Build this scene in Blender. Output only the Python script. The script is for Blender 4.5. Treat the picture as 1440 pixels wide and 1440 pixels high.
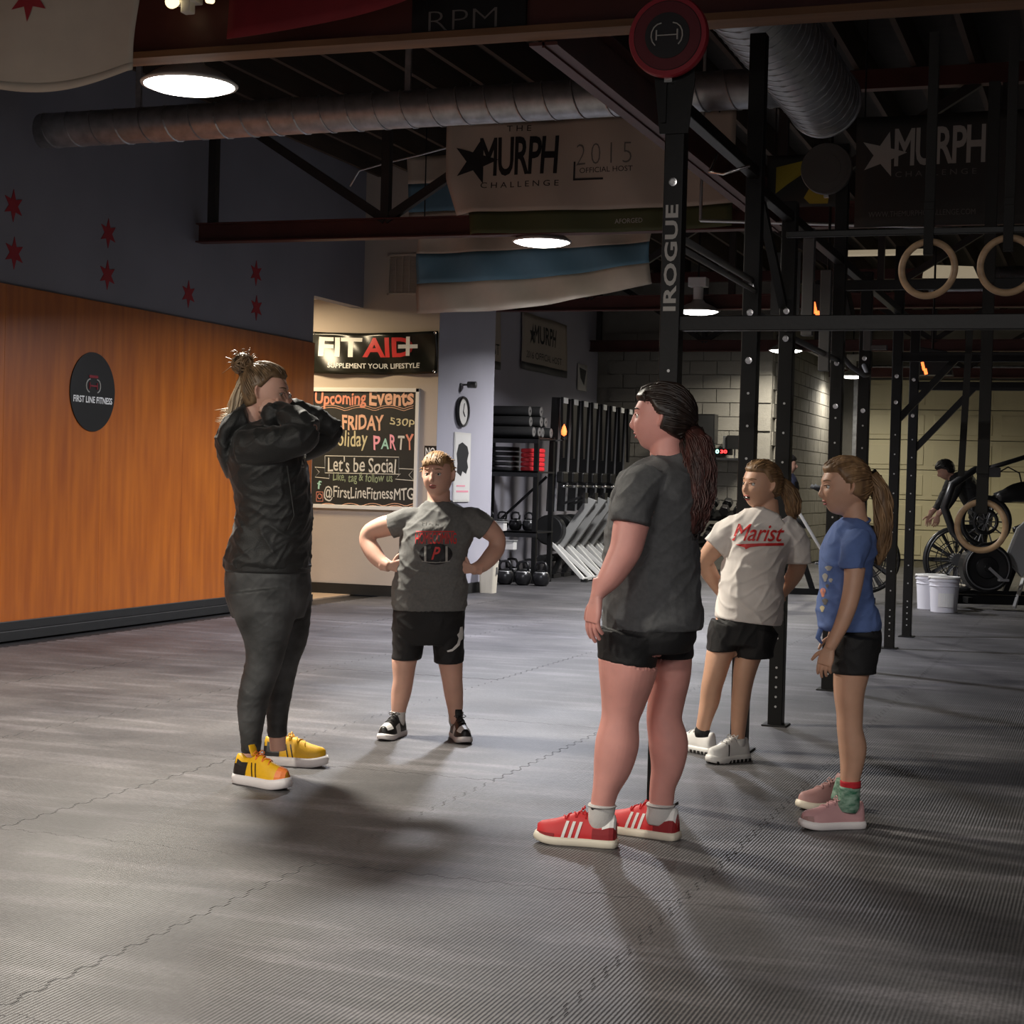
import bpy, bmesh, math, random
from mathutils import Vector, Matrix, noise
from mathutils.bvhtree import BVHTree
random.seed(7)
V = Vector
for o in list(bpy.data.objects): bpy.data.objects.remove(o)
SC = bpy.context.scene; COL = SC.collection

# ------------------------------------------------------------ camera
FPX = 2400.0; CAMH = 1.22; CAM = V((0, 0, CAMH))
_yaw = math.atan(845/FPX); _pit = math.atan(44/FPX); _th = math.radians(1.5)
cf = V((-math.sin(_yaw)*math.cos(_pit), math.cos(_yaw)*math.cos(_pit), -math.sin(_pit)))
r0 = V((math.cos(_yaw), math.sin(_yaw), 0)); u0 = r0.cross(cf)
cr = math.cos(_th)*r0 + math.sin(_th)*u0; cu = -math.sin(_th)*r0 + math.cos(_th)*u0
FH = V((-math.sin(_yaw), math.cos(_yaw), 0)); TOCAM = -FH; UP = V((0, 0, 1))
cam = bpy.data.cameras.new('camera'); camo = bpy.data.objects.new('camera', cam); COL.objects.link(camo)
cam.sensor_width = 36; cam.sensor_height = 36; cam.sensor_fit = 'HORIZONTAL'; cam.lens = 36*FPX/1440
cam.clip_start = .05; cam.clip_end = 200
M = Matrix((cr, cu, -cf)).transposed().to_4x4(); M.translation = CAM; camo.matrix_world = M
SC.camera = camo

# ------------------------------------------------------------ world, exposure
w = bpy.data.worlds.new('world'); SC.world = w; w.use_nodes = True
w.node_tree.nodes['Background'].inputs[0].default_value = (.5, .55, .7, 1)
w.node_tree.nodes['Background'].inputs[1].default_value = .05
SC.view_settings.view_transform = 'Standard'; SC.view_settings.look = 'None'
SC.view_settings.exposure = 0.15; SC.view_settings.gamma = 1; SC.view_settings.use_curve_mapping = False
LAMP_W = 215; LAMP_Z = 3.12; LAMP_X = -4.35
LAMP_Y = (7.41, 12.9, 18.3, 23.6, 29.0)
LAMP_C = (1.0, .93, .80)

def ray(px, py): return cf*FPX + cr*(px-720) + cu*(720-py)
def on_floor(px, py, z=0): d = ray(px, py); return CAM + d*((z-CAMH)/d.z)
def at_x(px, py, X): d = ray(px, py); return CAM + d*(X/d.x)
def at_y(px, py, Y): d = ray(px, py); return CAM + d*(Y/d.y)

# ------------------------------------------------------------ materials
def node(nt, t, **kw):
    n = nt.nodes.new(t)
    for k, v in kw.items(): setattr(n, k, v)
    return n
def mat(name, col, rough=.6, metal=0, var=0, vscale=(8, 8, 8), col2=None, bump=0, bscale=60, emit=None, es=0, sheen=0, sss=0, spec=.5, coat=0):
    m = bpy.data.materials.new(name); m.use_nodes = True; nt = m.node_tree; b = nt.nodes['Principled BSDF']
    c4 = (*col, 1); b.inputs['Base Color'].default_value = c4
    b.inputs['Roughness'].default_value = rough; b.inputs['Metallic'].default_value = metal
    b.inputs['Specular IOR Level'].default_value = spec
    if coat: b.inputs['Coat Weight'].default_value = coat; b.inputs['Coat Roughness'].default_value = .3
    if sheen: b.inputs['Sheen Weight'].default_value = sheen
    if sss:
        b.inputs['Subsurface Weight'].default_value = sss; b.inputs['Subsurface Radius'].default_value = (.012, .005, .003)
        b.inputs['Subsurface Scale'].default_value = 1
    tc = node(nt, 'ShaderNodeTexCoord')
    if var or col2:
        mp = node(nt, 'ShaderNodeMapping'); mp.inputs['Scale'].default_value = vscale
        nt.links.new(tc.outputs['Object'], mp.inputs[0])
        nz = node(nt, 'ShaderNodeTexNoise'); nz.inputs['Scale'].default_value = 1; nz.inputs['Detail'].default_value = 5
        nt.links.new(mp.outputs[0], nz.inputs['Vector'])
        rp = node(nt, 'ShaderNodeValToRGB'); rp.color_ramp.elements[0].position = .3; rp.color_ramp.elements[1].position = .7
        c2 = col2 if col2 else tuple(max(0, x*(1-var)) for x in col)
        rp.color_ramp.elements[0].color = (*c2, 1); rp.color_ramp.elements[1].color = c4
        nt.links.new(nz.outputs['Fac'], rp.inputs[0]); nt.links.new(rp.outputs[0], b.inputs['Base Color'])
    if bump:
        nb = node(nt, 'ShaderNodeTexNoise'); nb.inputs['Scale'].default_value = bscale; nb.inputs['Detail'].default_value = 4
        nt.links.new(tc.outputs['Object'], nb.inputs['Vector'])
        bp = node(nt, 'ShaderNodeBump'); bp.inputs['Strength'].default_value = bump; bp.inputs['Distance'].default_value = .01
        nt.links.new(nb.outputs['Fac'], bp.inputs['Height']); nt.links.new(bp.outputs[0], b.inputs['Normal'])
    if emit: b.inputs['Emission Color'].default_value = (*emit, 1); b.inputs['Emission Strength'].default_value = es
    return m

def rubber_mat():
    m = mat('ribbed_rubber', (.05, .049, .052), .5, spec=.5); nt = m.node_tree; b = nt.nodes['Principled BSDF']
    g = node(nt, 'ShaderNodeNewGeometry'); sep = node(nt, 'ShaderNodeSeparateXYZ'); nt.links.new(g.outputs['Position'], sep.inputs[0])
    # worn, dusty patches
    nz = node(nt, 'ShaderNodeTexNoise'); nz.inputs['Scale'].default_value = 1.1; nz.inputs['Detail'].default_value = 8; nz.inputs['Roughness'].default_value = .62
    nt.links.new(g.outputs['Position'], nz.inputs['Vector'])
    n2 = node(nt, 'ShaderNodeTexNoise'); n2.inputs['Scale'].default_value = 55; n2.inputs['Detail'].default_value = 4; n2.inputs['Roughness'].default_value = .7
    nt.links.new(g.outputs['Position'], n2.inputs['Vector'])
    rp = node(nt, 'ShaderNodeValToRGB'); rp.color_ramp.elements[0].position = .36; rp.color_ramp.elements[1].position = .66
    rp.color_ramp.elements[0].color = (.040, .039, .042, 1); rp.color_ramp.elements[1].color = (.098, .094, .096, 1)
    nt.links.new(nz.outputs['Fac'], rp.inputs[0])
    r2 = node(nt, 'ShaderNodeValToRGB'); r2.color_ramp.elements[0].position = .35; r2.color_ramp.elements[1].position = .7
    r2.color_ramp.elements[0].color = (.75, .75, .75, 1); r2.color_ramp.elements[1].color = (1.35, 1.35, 1.35, 1)
    nt.links.new(n2.outputs['Fac'], r2.inputs[0])
    mx = node(nt, 'ShaderNodeMix', data_type='RGBA', blend_type='MULTIPLY'); mx.inputs[0].default_value = 1
    nt.links.new(rp.outputs[0], mx.inputs[6]); nt.links.new(r2.outputs[0], mx.inputs[7])
    # streaks of scuffing
    mp = node(nt, 'ShaderNodeMapping'); mp.inputs['Scale'].default_value = (.9, 5, 1); nt.links.new(g.outputs['Position'], mp.inputs[0])
    n3 = node(nt, 'ShaderNodeTexNoise'); n3.inputs['Scale'].default_value = 1.5; n3.inputs['Detail'].default_value = 6; nt.links.new(mp.outputs[0], n3.inputs['Vector'])
    r3 = node(nt, 'ShaderNodeValToRGB'); r3.color_ramp.elements[0].position = .5; r3.color_ramp.elements[1].position = .72
    r3.color_ramp.elements[0].color = (1, 1, 1, 1); r3.color_ramp.elements[1].color = (1.9, 1.86, 1.9, 1); nt.links.new(n3.outputs['Fac'], r3.inputs[0])
    m2 = node(nt, 'ShaderNodeMix', data_type='RGBA', blend_type='MULTIPLY'); m2.inputs[0].default_value = 1
    nt.links.new(mx.outputs[2], m2.inputs[6]); nt.links.new(r3.outputs[0], m2.inputs[7])
    nt.links.new(m2.outputs[2], b.inputs['Base Color'])
    # ribs run along Y: period 11 mm
    ma = node(nt, 'ShaderNodeMath', operation='MULTIPLY'); ma.inputs[1].default_value = 2*math.pi/.0115; nt.links.new(sep.outputs['X'], ma.inputs[0])
    sn = node(nt, 'ShaderNodeMath', operation='SINE'); nt.links.new(ma.outputs[0], sn.inputs[0])
    n4 = node(nt, 'ShaderNodeTexNoise'); n4.inputs['Scale'].default_value = .7; n4.inputs['Detail'].default_value = 3; nt.links.new(g.outputs['Position'], n4.inputs['Vector'])
    r4 = node(nt, 'ShaderNodeMapRange'); r4.inputs[1].default_value = .42; r4.inputs[2].default_value = .62; r4.inputs[3].default_value = .25; r4.inputs[4].default_value = 1; nt.links.new(n4.outputs['Fac'], r4.inputs[0])
    mm = node(nt, 'ShaderNodeMath', operation='MULTIPLY'); nt.links.new(sn.outputs[0], mm.inputs[0]); nt.links.new(r4.outputs[0], mm.inputs[1])
    ad = node(nt, 'ShaderNodeMath', operation='MULTIPLY_ADD'); ad.inputs[1].default_value = 1.2
    nt.links.new(n2.outputs['Fac'], ad.inputs[0]); nt.links.new(mm.outputs[0], ad.inputs[2])
    bp = node(nt, 'ShaderNodeBump'); bp.inputs['Strength'].default_value = .55; bp.inputs['Distance'].default_value = .0016
    nt.links.new(ad.outputs[0], bp.inputs['Height']); nt.links.new(bp.outputs[0], b.inputs['Normal'])
    return m

K = {}
def mk(n, *a, **k): K[n] = mat(n, *a, **k)
K['rubber'] = rubber_mat()
mk('black_paint', (.012, .012, .013), .38, var=.3)
mk('rig_steel', (.005, .005, .005), .42, spec=.3, var=.3, bump=.05)
mk('dark_red_steel', (.10, .028, .022), .5, var=.35, vscale=(3, 3, 3))
mk('dark_steel', (.03, .024, .022), .55, var=.4, vscale=(3, 3, 3))
mk('joist_wood', (.07, .045, .03), .8, var=.5, vscale=(8, 1, 8))
mk('orange_lip_lit_flange', (.20, .10, .045), .7, var=.4, vscale=(2, 12, 12))  # wood of the plywood lip; on the flange edge, lamp light as colour
mk('deck', (.03, .024, .02), .9, var=.3)
mk('galvanised', (.50, .51, .53), .42, .75, var=.35, vscale=(14, 14, 14))
mk('chrome', (.75, .75, .75), .22, 1)
mk('silver', (.5, .5, .5), .35, .7)
mk('white_enamel', (.75, .74, .7), .35)
mk('white_paint', (.7, .68, .64), .5)
mk('upper_wall', (.25, .25, .29), .8, var=.12, vscale=(1.5, 1.5, 1.5), bump=.1, bscale=25)
mk('beige_wall', (.46, .39, .33), .75, var=.06, vscale=(2, 2, 2), bump=.08, bscale=60)
mk('lilac_wall', (.46, .45, .52), .75, var=.06, vscale=(2, 2, 2), bump=.08, bscale=60)
mk('block', (.27, .255, .22), .8, var=.15, vscale=(5, 5, 5), bump=.3, bscale=60)
mk('plywood', (.44, .118, .008), .40, col2=(.29, .066, .005), vscale=(13, 13, 1.3), bump=.05, bscale=12, coat=.15)
mk('baseboard', (.012, .012, .012), .5, var=.3)
mk('pale_floor', (.5, .36, .24), .5, var=.2)
mk('cream_door', (.72, .65, .42), .55, var=.08, vscale=(2, 2, 2))
mk('banner_white', (.48, .41, .34), .7, var=.08, vscale=(4, 4, 4))
mk('banner_dark', (.035, .034, .032), .7)
mk('banner_green', (.07, .08, .03), .7)
mk('flag_cream', (.55, .49, .40), .8, var=.1)
mk('flag_blue', (.13, .27, .37), .8, var=.1)
mk('flag_red', (.22, .012, .02), .8, var=.2)
mk('star_red', (.32, .02, .03), .7)
mk('banner_yellow', (.4, .3, .03), .7)
mk('print_black', (.01, .01, .012), .6)
mk('print_grey', (.42, .41, .38), .6)
mk('print_dim', (.14, .13, .12), .6)
mk('print_white', (.8, .8, .78), .5)
mk('print_red', (.65, .03, .03), .5)
mk('glossy_black', (.012, .013, .01), .22, var=.3)
mk('slate', (.017, .016, .014), .65, var=.3, vscale=(5, 5, 5))
mk('chalk_white', (.62, .59, .53), .9)
mk('chalk_coral', (.70, .26, .17), .9)
mk('chalk_peach', (.74, .42, .28), .9)
mk('chalk_yellow', (.60, .52, .31), .9)
mk('chalk_pink', (.85, .35, .42), .9)
mk('chalk_green', (.28, .33, .2), .9)
mk('chalk_mint', (.35, .6, .5), .9)
mk('lamp_lens', (1, 1, 1), .5, emit=(1, .96, .88), es=14)
mk('heater_glow', (1, .3, .1), .5, emit=(1, .16, .035), es=2.6)
mk('led_red', (1, .05, .05), .5, emit=(1, .03, .03), es=5)
mk('led_green', (.2, 1, .6), .5, emit=(.3, 1, .7), es=4)
mk('tube_glow', (1, .9, .7), .5, emit=(1, .8, .45), es=1.6)
mk('panel_glow', (.6, .55, .4), .5, emit=(1, .82, .55), es=.2)
mk('target_red', (.30, .012, .025), .55, var=.2)
mk('target_dark_red', (.10, .006, .012), .6)
mk('target_grey', (.06, .058, .055), .6)
mk('ring_wood', (.50, .34, .20), .45, var=.35, vscale=(10, 10, 30))
mk('webbing', (.012, .012, .011), .8, bump=.2, bscale=300)
mk('plastic_black', (.012, .012, .012), .35)
mk('plastic_grey', (.10, .10, .10), .5)
mk('light_grey_panel', (.33, .33, .32), .4)
mk('foam_black', (.02, .02, .02), .8, var=.3)
mk('foam_end', (.22, .21, .20), .8, var=.3, vscale=(20, 20, 20))
mk('band_red', (.75, .03, .04), .45)
mk('iron', (.03, .03, .032), .3, .5, var=.3)
mk('bucket', (.72, .72, .78), .45)
mk('orange_plastic', (.85, .25, .04), .45)
mk('paper', (.75, .73, .7), .7)
# people
mk('skin_fair', (.72, .42, .32), .5, var=.12, vscale=(14, 14, 14), sss=.12)
mk('skin_pink', (.76, .36, .31), .5, var=.18, vscale=(9, 9, 9), sss=.12)
mk('skin_tan', (.64, .37, .25), .5, var=.12, vscale=(14, 14, 14), sss=.12)
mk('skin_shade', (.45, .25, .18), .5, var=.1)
mk('lips', (.42, .10, .09), .4)
mk('eye_white', (.6, .58, .55), .2)
mk('iris', (.03, .025, .02), .15)
mk('hair_blonde', (.30, .19, .10), .45, col2=(.055, .033, .018), vscale=(45, 45, 10))
mk('hair_light', (.62, .50, .34), .5, col2=(.35, .24, .14), vscale=(45, 45, 10))
mk('hair_brown', (.03, .018, .013), .42, col2=(.011, .007, .006), vscale=(40, 40, 8))
mk('hair_red', (.11, .035, .028), .42, col2=(.03, .014, .012), vscale=(30, 30, 12))
mk('hair_fair', (.32, .19, .09), .5, col2=(.11, .06, .03), vscale=(45, 45, 9))
mk('hair_boy', (.40, .24, .11), .55, col2=(.16, .085, .04), vscale=(60, 60, 20))
mk('hair_black', (.012, .01, .009), .5)
mk('hoodie', (.008, .009, .009), .55, var=.25, bump=.25, bscale=250, sheen=.15)
mk('leggings', (.085, .088, .09), .6, col2=(.012, .013, .013), vscale=(6, 6, 8), bump=.1, bscale=300)
mk('grey_heather', (.17, .17, .165), .85, var=.2, vscale=(90, 90, 90), bump=.2, bscale=350)
mk('charcoal_heather', (.10, .102, .106), .85, var=.25, vscale=(60, 60, 60), bump=.2, bscale=350)
mk('white_cotton', (.82, .77, .73), .85, var=.08, bump=.2, bscale=350)
mk('blue_cotton', (.125, .20, .46), .85, var=.15, vscale=(30, 30, 30), bump=.2, bscale=350)
mk('black_cloth', (.008, .008, .009), .7, bump=.2, bscale=300)
mk('navy', (.01, .012, .03), .8)
mk('sock_white', (.66, .64, .62), .9, var=.1, bump=.3, bscale=300)
mk('sock_green', (.02, .13, .07), .9, col2=(.35, .5, .4), vscale=(35, 35, 70))
mk('sock_red', (.5, .02, .03), .9)
mk('shoe_yellow', (.85, .47, .012), .5, var=.15, vscale=(20, 20, 20), bump=.1, bscale=400)
mk('shoe_orange', (.85, .22, .04), .5)
mk('shoe_black', (.012, .012, .012), .45)
mk('shoe_white', (.75, .74, .72), .45)
mk('sole_white', (.78, .74, .74), .5)
mk('sole_cream', (.72, .66, .54), .5)
mk('shoe_red', (.62, .025, .03), .6, var=.15)
mk('shoe_dark_red', (.26, .015, .02), .75)
mk('shoe_pink', (.60, .33, .34), .6, var=.1)
mk('shoe_pink_dark', (.36, .2, .19), .6)  # toe panel colour, also the pink of the far trainer with shade mixed in

# ------------------------------------------------------------ mesh helpers
class MB:
    def __init__(s): s.v = []; s.f = []
    def add(s, vs, fs):
        b = len(s.v); s.v += [V(x) for x in vs]; s.f += [tuple(i+b for i in f) for f in fs]; return s
    def box(s, c, size, ax=None):
        c = V(c); X, Y, Z = ax if ax else (V((1, 0, 0)), V((0, 1, 0)), UP); h = [x/2 for x in size]
        vs = [c + X*h[0]*i + Y*h[1]*j + Z*h[2]*k for k in (-1, 1) for j in (-1, 1) for i in (-1, 1)]
        return s.add(vs, [(0, 2, 3, 1), (4, 5, 7, 6), (0, 1, 5, 4), (2, 6, 7, 3), (0, 4, 6, 2), (1, 3, 7, 5)])
    def span(s, a, b): a = V(a); b = V(b); return s.box((a+b)/2, [abs(b[i]-a[i]) for i in range(3)])
    def beam(s, a, b, w, h, up=UP):
        a = V(a); b = V(b); t = (b-a).normalized(); x = t.cross(V(up))
        if x.length < 1e-3: x = V((1, 0, 0))
        x.normalize(); z = x.cross(t); return s.box((a+b)/2, (w, (b-a).length, h), (x, t, z))
    def ring(s, c, e1, e2, ra, rb, n, pw=2):
        out = []
        for i in range(n):
            a = 2*math.pi*i/n; ca, sa = math.cos(a), math.sin(a)
            out.append(c + e1*ra*math.copysign(abs(ca)**(2/pw), ca) + e2*rb*math.copysign(abs(sa)**(2/pw), sa))
        return out
    def rings(s, rs, caps=True, closed=False):
        n = len(rs[0]); vs = [p for r in rs for p in r]; fs = []; m = len(rs)
        for k in range(m if closed else m-1):
            for i in range(n):
                j = (i+1) % n; q = (k+1) % m
                fs.append((k*n+i, k*n+j, q*n+j, q*n+i))
        if caps and not closed:
            for k, rev in ((0, True), (m-1, False)):
                vs.append(sum(rs[k], V())/n); ci = len(vs)-1
                for i in range(n):
                    j = (i+1) % n; fs.append((ci, k*n+j, k*n+i) if rev else (ci, k*n+i, k*n+j))
        return s.add(vs, fs)
    def loft3(s, rows, hint, n=32, pw=2, sub=4, caps=True, recess=None):
        """rows: (centre, ra along hint-perp-plane axis e1, rb)"""
        pts = [r[0] for r in rows]; R = []
        m = len(rows); T = [0.0]
        for k in range(1, m): T.append(T[-1]+max(1e-4, (rows[k][0]-rows[k-1][0]).length))
        def tan(k, j):
            if k == 0 or k == m-1: a_, b_ = (0, 1) if k == 0 else (m-2, m-1); return (rows[b_][j]-rows[a_][j])/(T[b_]-T[a_])
            d0 = (rows[k][j]-rows[k-1][j])/(T[k]-T[k-1]); d1 = (rows[k+1][j]-rows[k][j])/(T[k+1]-T[k]); h0 = T[k]-T[k-1]; h1 = T[k+1]-T[k]
            if j and d0*d1 <= 0: return 0.0
            return (d0*h1+d1*h0)/(h0+h1)
        for k in range(m-1):
            h = T[k+1]-T[k]
            for q in range(sub):
                t = q/sub; t2, t3 = t*t, t*t*t
                R.append([rows[k][j]*(2*t3-3*t2+1)+tan(k, j)*(h*(t3-2*t2+t))+rows[k+1][j]*(-2*t3+3*t2)+tan(k+1, j)*(h*(t3-t2)) for j in range(3)])
        R.append(list(rows[-1][:3])); out = []; hint = V(hint)
        for k, (c, ra, rb) in enumerate(R):
            t = (R[min(k+1, len(R)-1)][0]-R[max(k-1, 0)][0])
            if t.length < 1e-9: t = V((0, 0, 1))
            t.normalize(); e1 = hint.cross(t)
            if e1.length < 1e-3: e1 = V((1, 0, 0)).cross(t)
            e1.normalize(); e2 = t.cross(e1); out.append(s.ring(c, e1, e2, max(ra, .0004), max(rb, .0004), n, pw))
            last = (t, e1, e2)
        def rec(idx, sign):
            c, ra, rb = R[idx]; t, e1, e2 = last if idx == -1 else first; th, dp = recess
            return [s.ring(c + t*sign*.0, e1, e2, ra-th, rb-th, n, pw), s.ring(c - t*sign*dp, e1, e2, ra-th, rb-th, n, pw)]
        if recess: out += rec(-1, 1)
        s.rings(out, caps); return s
    def tube(s, pts, r, n=8, closed=False, r2=None):
        pts = [V(p) for p in pts]; m = len(pts); rs = []; prev = None
        for k, p in enumerate(pts):
            a = pts[(k+1) % m] if closed else pts[min(k+1, m-1)]; b = pts[(k-1) % m] if closed else pts[max(k-1, 0)]
            t = (a-b).normalized()
            if prev is None: h = UP if abs(t.z) < .9 else V((1, 0, 0)); e1 = t.cross(h).normalized()
            else: e1 = (prev - t*prev.dot(t)); e1 = e1.normalized() if e1.length > 1e-6 else t.orthogonal().normalized()
            prev = e1; rr = r[k] if isinstance(r, (list, tuple)) else r
            rs.append(s.ring(p, e1, t.cross(e1), rr, r2 or rr, n))
        return s.rings(rs, True, closed)
    def cyl(s, a, b, r, n=20, r2=None):
        a = V(a); b = V(b); t = (b-a).normalized(); e = t.orthogonal().normalized(); f = t.cross(e)
        return s.rings([s.ring(a, e, f, r, r, n), s.ring(b, e, f, r if r2 is None else r2, r if r2 is None else r2, n)])
    def lathe(s, c, prof, axis=UP, n=28):
        c = V(c); a = V(axis).normalized(); e = a.orthogonal().normalized(); f = a.cross(e)
        return s.rings([s.ring(c + a*h, e, f, max(r, .0003), max(r, .0003), n) for r, h in prof])
    def torus(s, c, axis, R, r, n=40, m=10):
        c = V(c); a = V(axis).normalized(); e = a.orthogonal().normalized(); f = a.cross(e)
        rs = []
        for i in range(n):
            g = 2*math.pi*i/n; d = e*math.cos(g)+f*math.sin(g); rs.append(s.ring(c + d*R, d, a, r, r, m))
        return s.rings(rs, False, True)
    def prism(s, poly, o, X, Y, N, d):
        """2D polygon (x,y) extruded by d along N"""
        o = V(o); n = len(poly); vs = [o+X*x+Y*y for x, y in poly] + [o+X*x+Y*y+N*d for x, y in poly]
        fs = [tuple(range(n))[::-1], tuple(range(n, 2*n))] + [(i, (i+1) % n, n+(i+1) % n, n+i) for i in range(n)]
        return s.add(vs, fs)
    def mesh(s, name, off=V()):
        me = bpy.data.meshes.new(name); me.from_pydata([tuple(v-off) for v in s.v], [], s.f); me.update(); return me

ORI = {}
def link(name, me, material, parent=None, smooth=False, origin=None, bev=0, fixn=False):
    o = bpy.data.objects.new(name, me); COL.objects.link(o)
    if material: me.materials.append(K[material] if isinstance(material, str) else material)
    if fixn:
        bm = bmesh.new(); bm.from_mesh(me); bmesh.ops.recalc_face_normals(bm, faces=bm.faces); bm.to_mesh(me); bm.free()
    if smooth:
        for p in me.polygons: p.use_smooth = True
    if bev:
        b = o.modifiers.new('bevel', 'BEVEL'); b.width = bev; b.segments = 2; b.limit_method = 'ANGLE'
    if parent: o.parent = parent
    elif origin is not None: o.location = origin
    return o
def org(p):
    while p.parent: p = p.parent
    return p.location.copy()
def part(name, mb, material, parent, smooth=False, bev=0, fixn=True):
    return link(name, mb.mesh(name, org(parent)), material, parent, smooth, bev=bev, fixn=fixn)
def solo(name, mb, material, label=None, cat=None, group=None, smooth=False, bev=0, kind=None, origin=None):
    if origin is None:
        xs = [v.x for v in mb.v]; ys = [v.y for v in mb.v]; zs = [v.z for v in mb.v]
        origin = V(((min(xs)+max(xs))/2, (min(ys)+max(ys))/2, min(zs)))
    o = link(name, mb.mesh(name, origin), material, None, smooth, origin, bev, True); tag(o, label, cat, group, kind); return o
def tag(o, label=None, cat=None, group=None, kind=None):
    if label: o['label'] = label
    if cat: o['category'] = cat
    if group: o['group'] = group
    if kind: o['kind'] = kind
    return o
def empty(name, loc, label=None, cat=None, group=None, kind=None):
    o = bpy.data.objects.new(name, None); o.location = V(loc); o.empty_display_size = .1; COL.objects.link(o); return tag(o, label, cat, group, kind)
def copy_tree(o, parent=None, off=None, rz=None):
    c = o.copy(); COL.objects.link(c)
    if parent: c.parent = parent
    for ch in list(o.children): copy_tree(ch, c)
    if off is not None: c.location = V(off)
    if rz is not None: c.rotation_euler.z = rz
    return c

def text2d(s, size=1, bold=0, **k): return text2d_(s, size, bold, **k)
def text2d_(s, size=1, bold=0, shear=0, spacing=1, align='CENTER', maxlen=None):
    c = bpy.data.curves.new('t', 'FONT'); c.body = s; c.size = size; mb_ = bold if 'M' in s else 0; c.offset = 0 if mb_ else bold; c.shear = shear; c.space_character = spacing
    c.align_x = align; c.align_y = 'CENTER'; c.resolution_u = 3
    o = bpy.data.objects.new('t', c); COL.objects.link(o); dg = bpy.context.evaluated_depsgraph_get(); dg.update()
    me = bpy.data.meshes.new_from_object(o.evaluated_get(dg)); bpy.data.objects.remove(o); bpy.data.curves.remove(c)
    bm = bmesh.new(); bm.from_mesh(me); bmesh.ops.triangulate(bm, faces=bm.faces)
    bmesh.ops.remove_doubles(bm, verts=bm.verts, dist=size*.0005)
    if mb_:                                           # heavier strokes: push the outline outwards
        nn = {}
        for e in bm.edges:
            if len(e.link_faces) != 1: continue
            a, b = e.verts; t = (b.co-a.co).normalized(); n = V((t.y, -t.x, 0)); c_ = e.link_faces[0].calc_center_median()
            if (c_-a.co).dot(n) > 0: n = -n
            nn.setdefault(a, []).append(n); nn.setdefault(b, []).append(n)
        for v, l in nn.items():
            q = sum(l, V()); L = q.length
            if L > .3: v.co += q/L*mb_*min(1.7, 2/L)
    if maxlen:
        for ax in (0, 1):
            lo = min(v.co[ax] for v in bm.verts); hi = max(v.co[ax] for v in bm.verts); q = lo+maxlen
            while q < hi:
                co = [0, 0, 0]; no = [0, 0, 0]; co[ax] = q; no[ax] = 1
                bmesh.ops.bisect_plane(bm, geom=bm.verts[:]+bm.edges[:]+bm.faces[:], plane_co=co, plane_no=no, dist=1e-6); q += maxlen
    vs = [(v.co.x, v.co.y) for v in bm.verts]; bm.verts.index_update(); fs = [tuple(v.index for v in f.verts) for f in bm.faces]
    bm.free(); bpy.data.meshes.remove(me); return vs, fs
def textmb(s, o, X, Y, size, N, d=.002, mb=None, **k):
    vs, fs = text2d(s, size, **k); mb = mb or MB(); o = V(o); mb.add([o+X*x+Y*y+N*d for x, y in vs], fs); return mb
def fit_text(s, o, X, Y, W, Hh, N, d=.002, mb=None, **k):
    """text stretched into a W x Hh box centred on o"""
    vs, fs = text2d(s, 1, **k); xs = [v[0] for v in vs]; ys = [v[1] for v in vs]
    sx = W/(max(xs)-min(xs)); sy = Hh/(max(ys)-min(ys)); cx = (max(xs)+min(xs))/2; cy = (max(ys)+min(ys))/2
    mb = mb or MB(); mb.add([V(o)+X*(x-cx)*sx+Y*(y-cy)*sy+N*d for x, y in vs], fs); return mb
X_, Y_, NX, NY = V((1, 0, 0)), V((0, 1, 0)), V((-1, 0, 0)), V((0, -1, 0))
# ============================================================ SETTING
WX = -7.33          # left wall plane
WEND = 14.95        # end of the left wall, the passage opens after it
CW = 16.1           # cross wall with the banner
CEIL = 4.55
o = solo('floor', MB().span((-10.5, -3, -.06), (4.6, 32, -.012)), 'black_paint', kind='structure')
# rubber mats with jigsaw edges
TW, TL = 1.18, 1.65
def jig(n, L):  # points along an edge: (s, d), ending straight at both corners
    out = []; p = L/n; a = .011
    for i in range(n):
        s0 = i*p; s1 = p*.5
        out += [(s0+p*.10, 0), (s0+p*.14, -a), (s0+p*.46, -a), (s0+p*.54, a), (s0+p*.86, a), (s0+p*.90, 0)]
    return out
def matpoly():
    g = .0012; P = [(g, g)]
    ex = jig(11, TW); ey = jig(15, TL)
    P += [(s, d+g) for s, d in ex] + [(TW-g, g)]
    P += [(TW+d-g, s) for s, d in ey] + [(TW-g, TL-g)]
    P += [(s, TL+d-g) for s, d in reversed(ex)] + [(g, TL-g)]
    P += [(d+g, s) for s, d in reversed(ey)]
    return P
mp = matpoly()
mb = MB(); mb.prism(mp, (0, 0, -.012), X_, Y_, UP, .012)
tile_me = mb.mesh('rubber_mat'); tile_me.materials.append(K['rubber'])
bm = bmesh.new(); bm.from_mesh(tile_me); bmesh.ops.recalc_face_normals(bm, faces=bm.faces)
bm.to_mesh(tile_me); bm.free()
fl = bpy.data.objects['floor']; fo = fl.location
floor_parent = fl
for i in range(-6, 5):
    for j in range(-1, 17):
        x = -1.16 + i*TW; y = 4.86 + (j-3)*TL
        if x < -7.4 and not (y > 16): continue
        if x < -8.3: continue
        t = bpy.data.objects.new('rubber_mat', tile_me); COL.objects.link(t); t.parent = fl
        t.location = V((x, y, random.uniform(-.0006, .0006))) - fo
# passage floor, pale
solo('trim_1', MB().span((-10.4, 14.2, -.012), (-7.42, 16.2, .002)), 'pale_floor', kind='structure')
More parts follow.
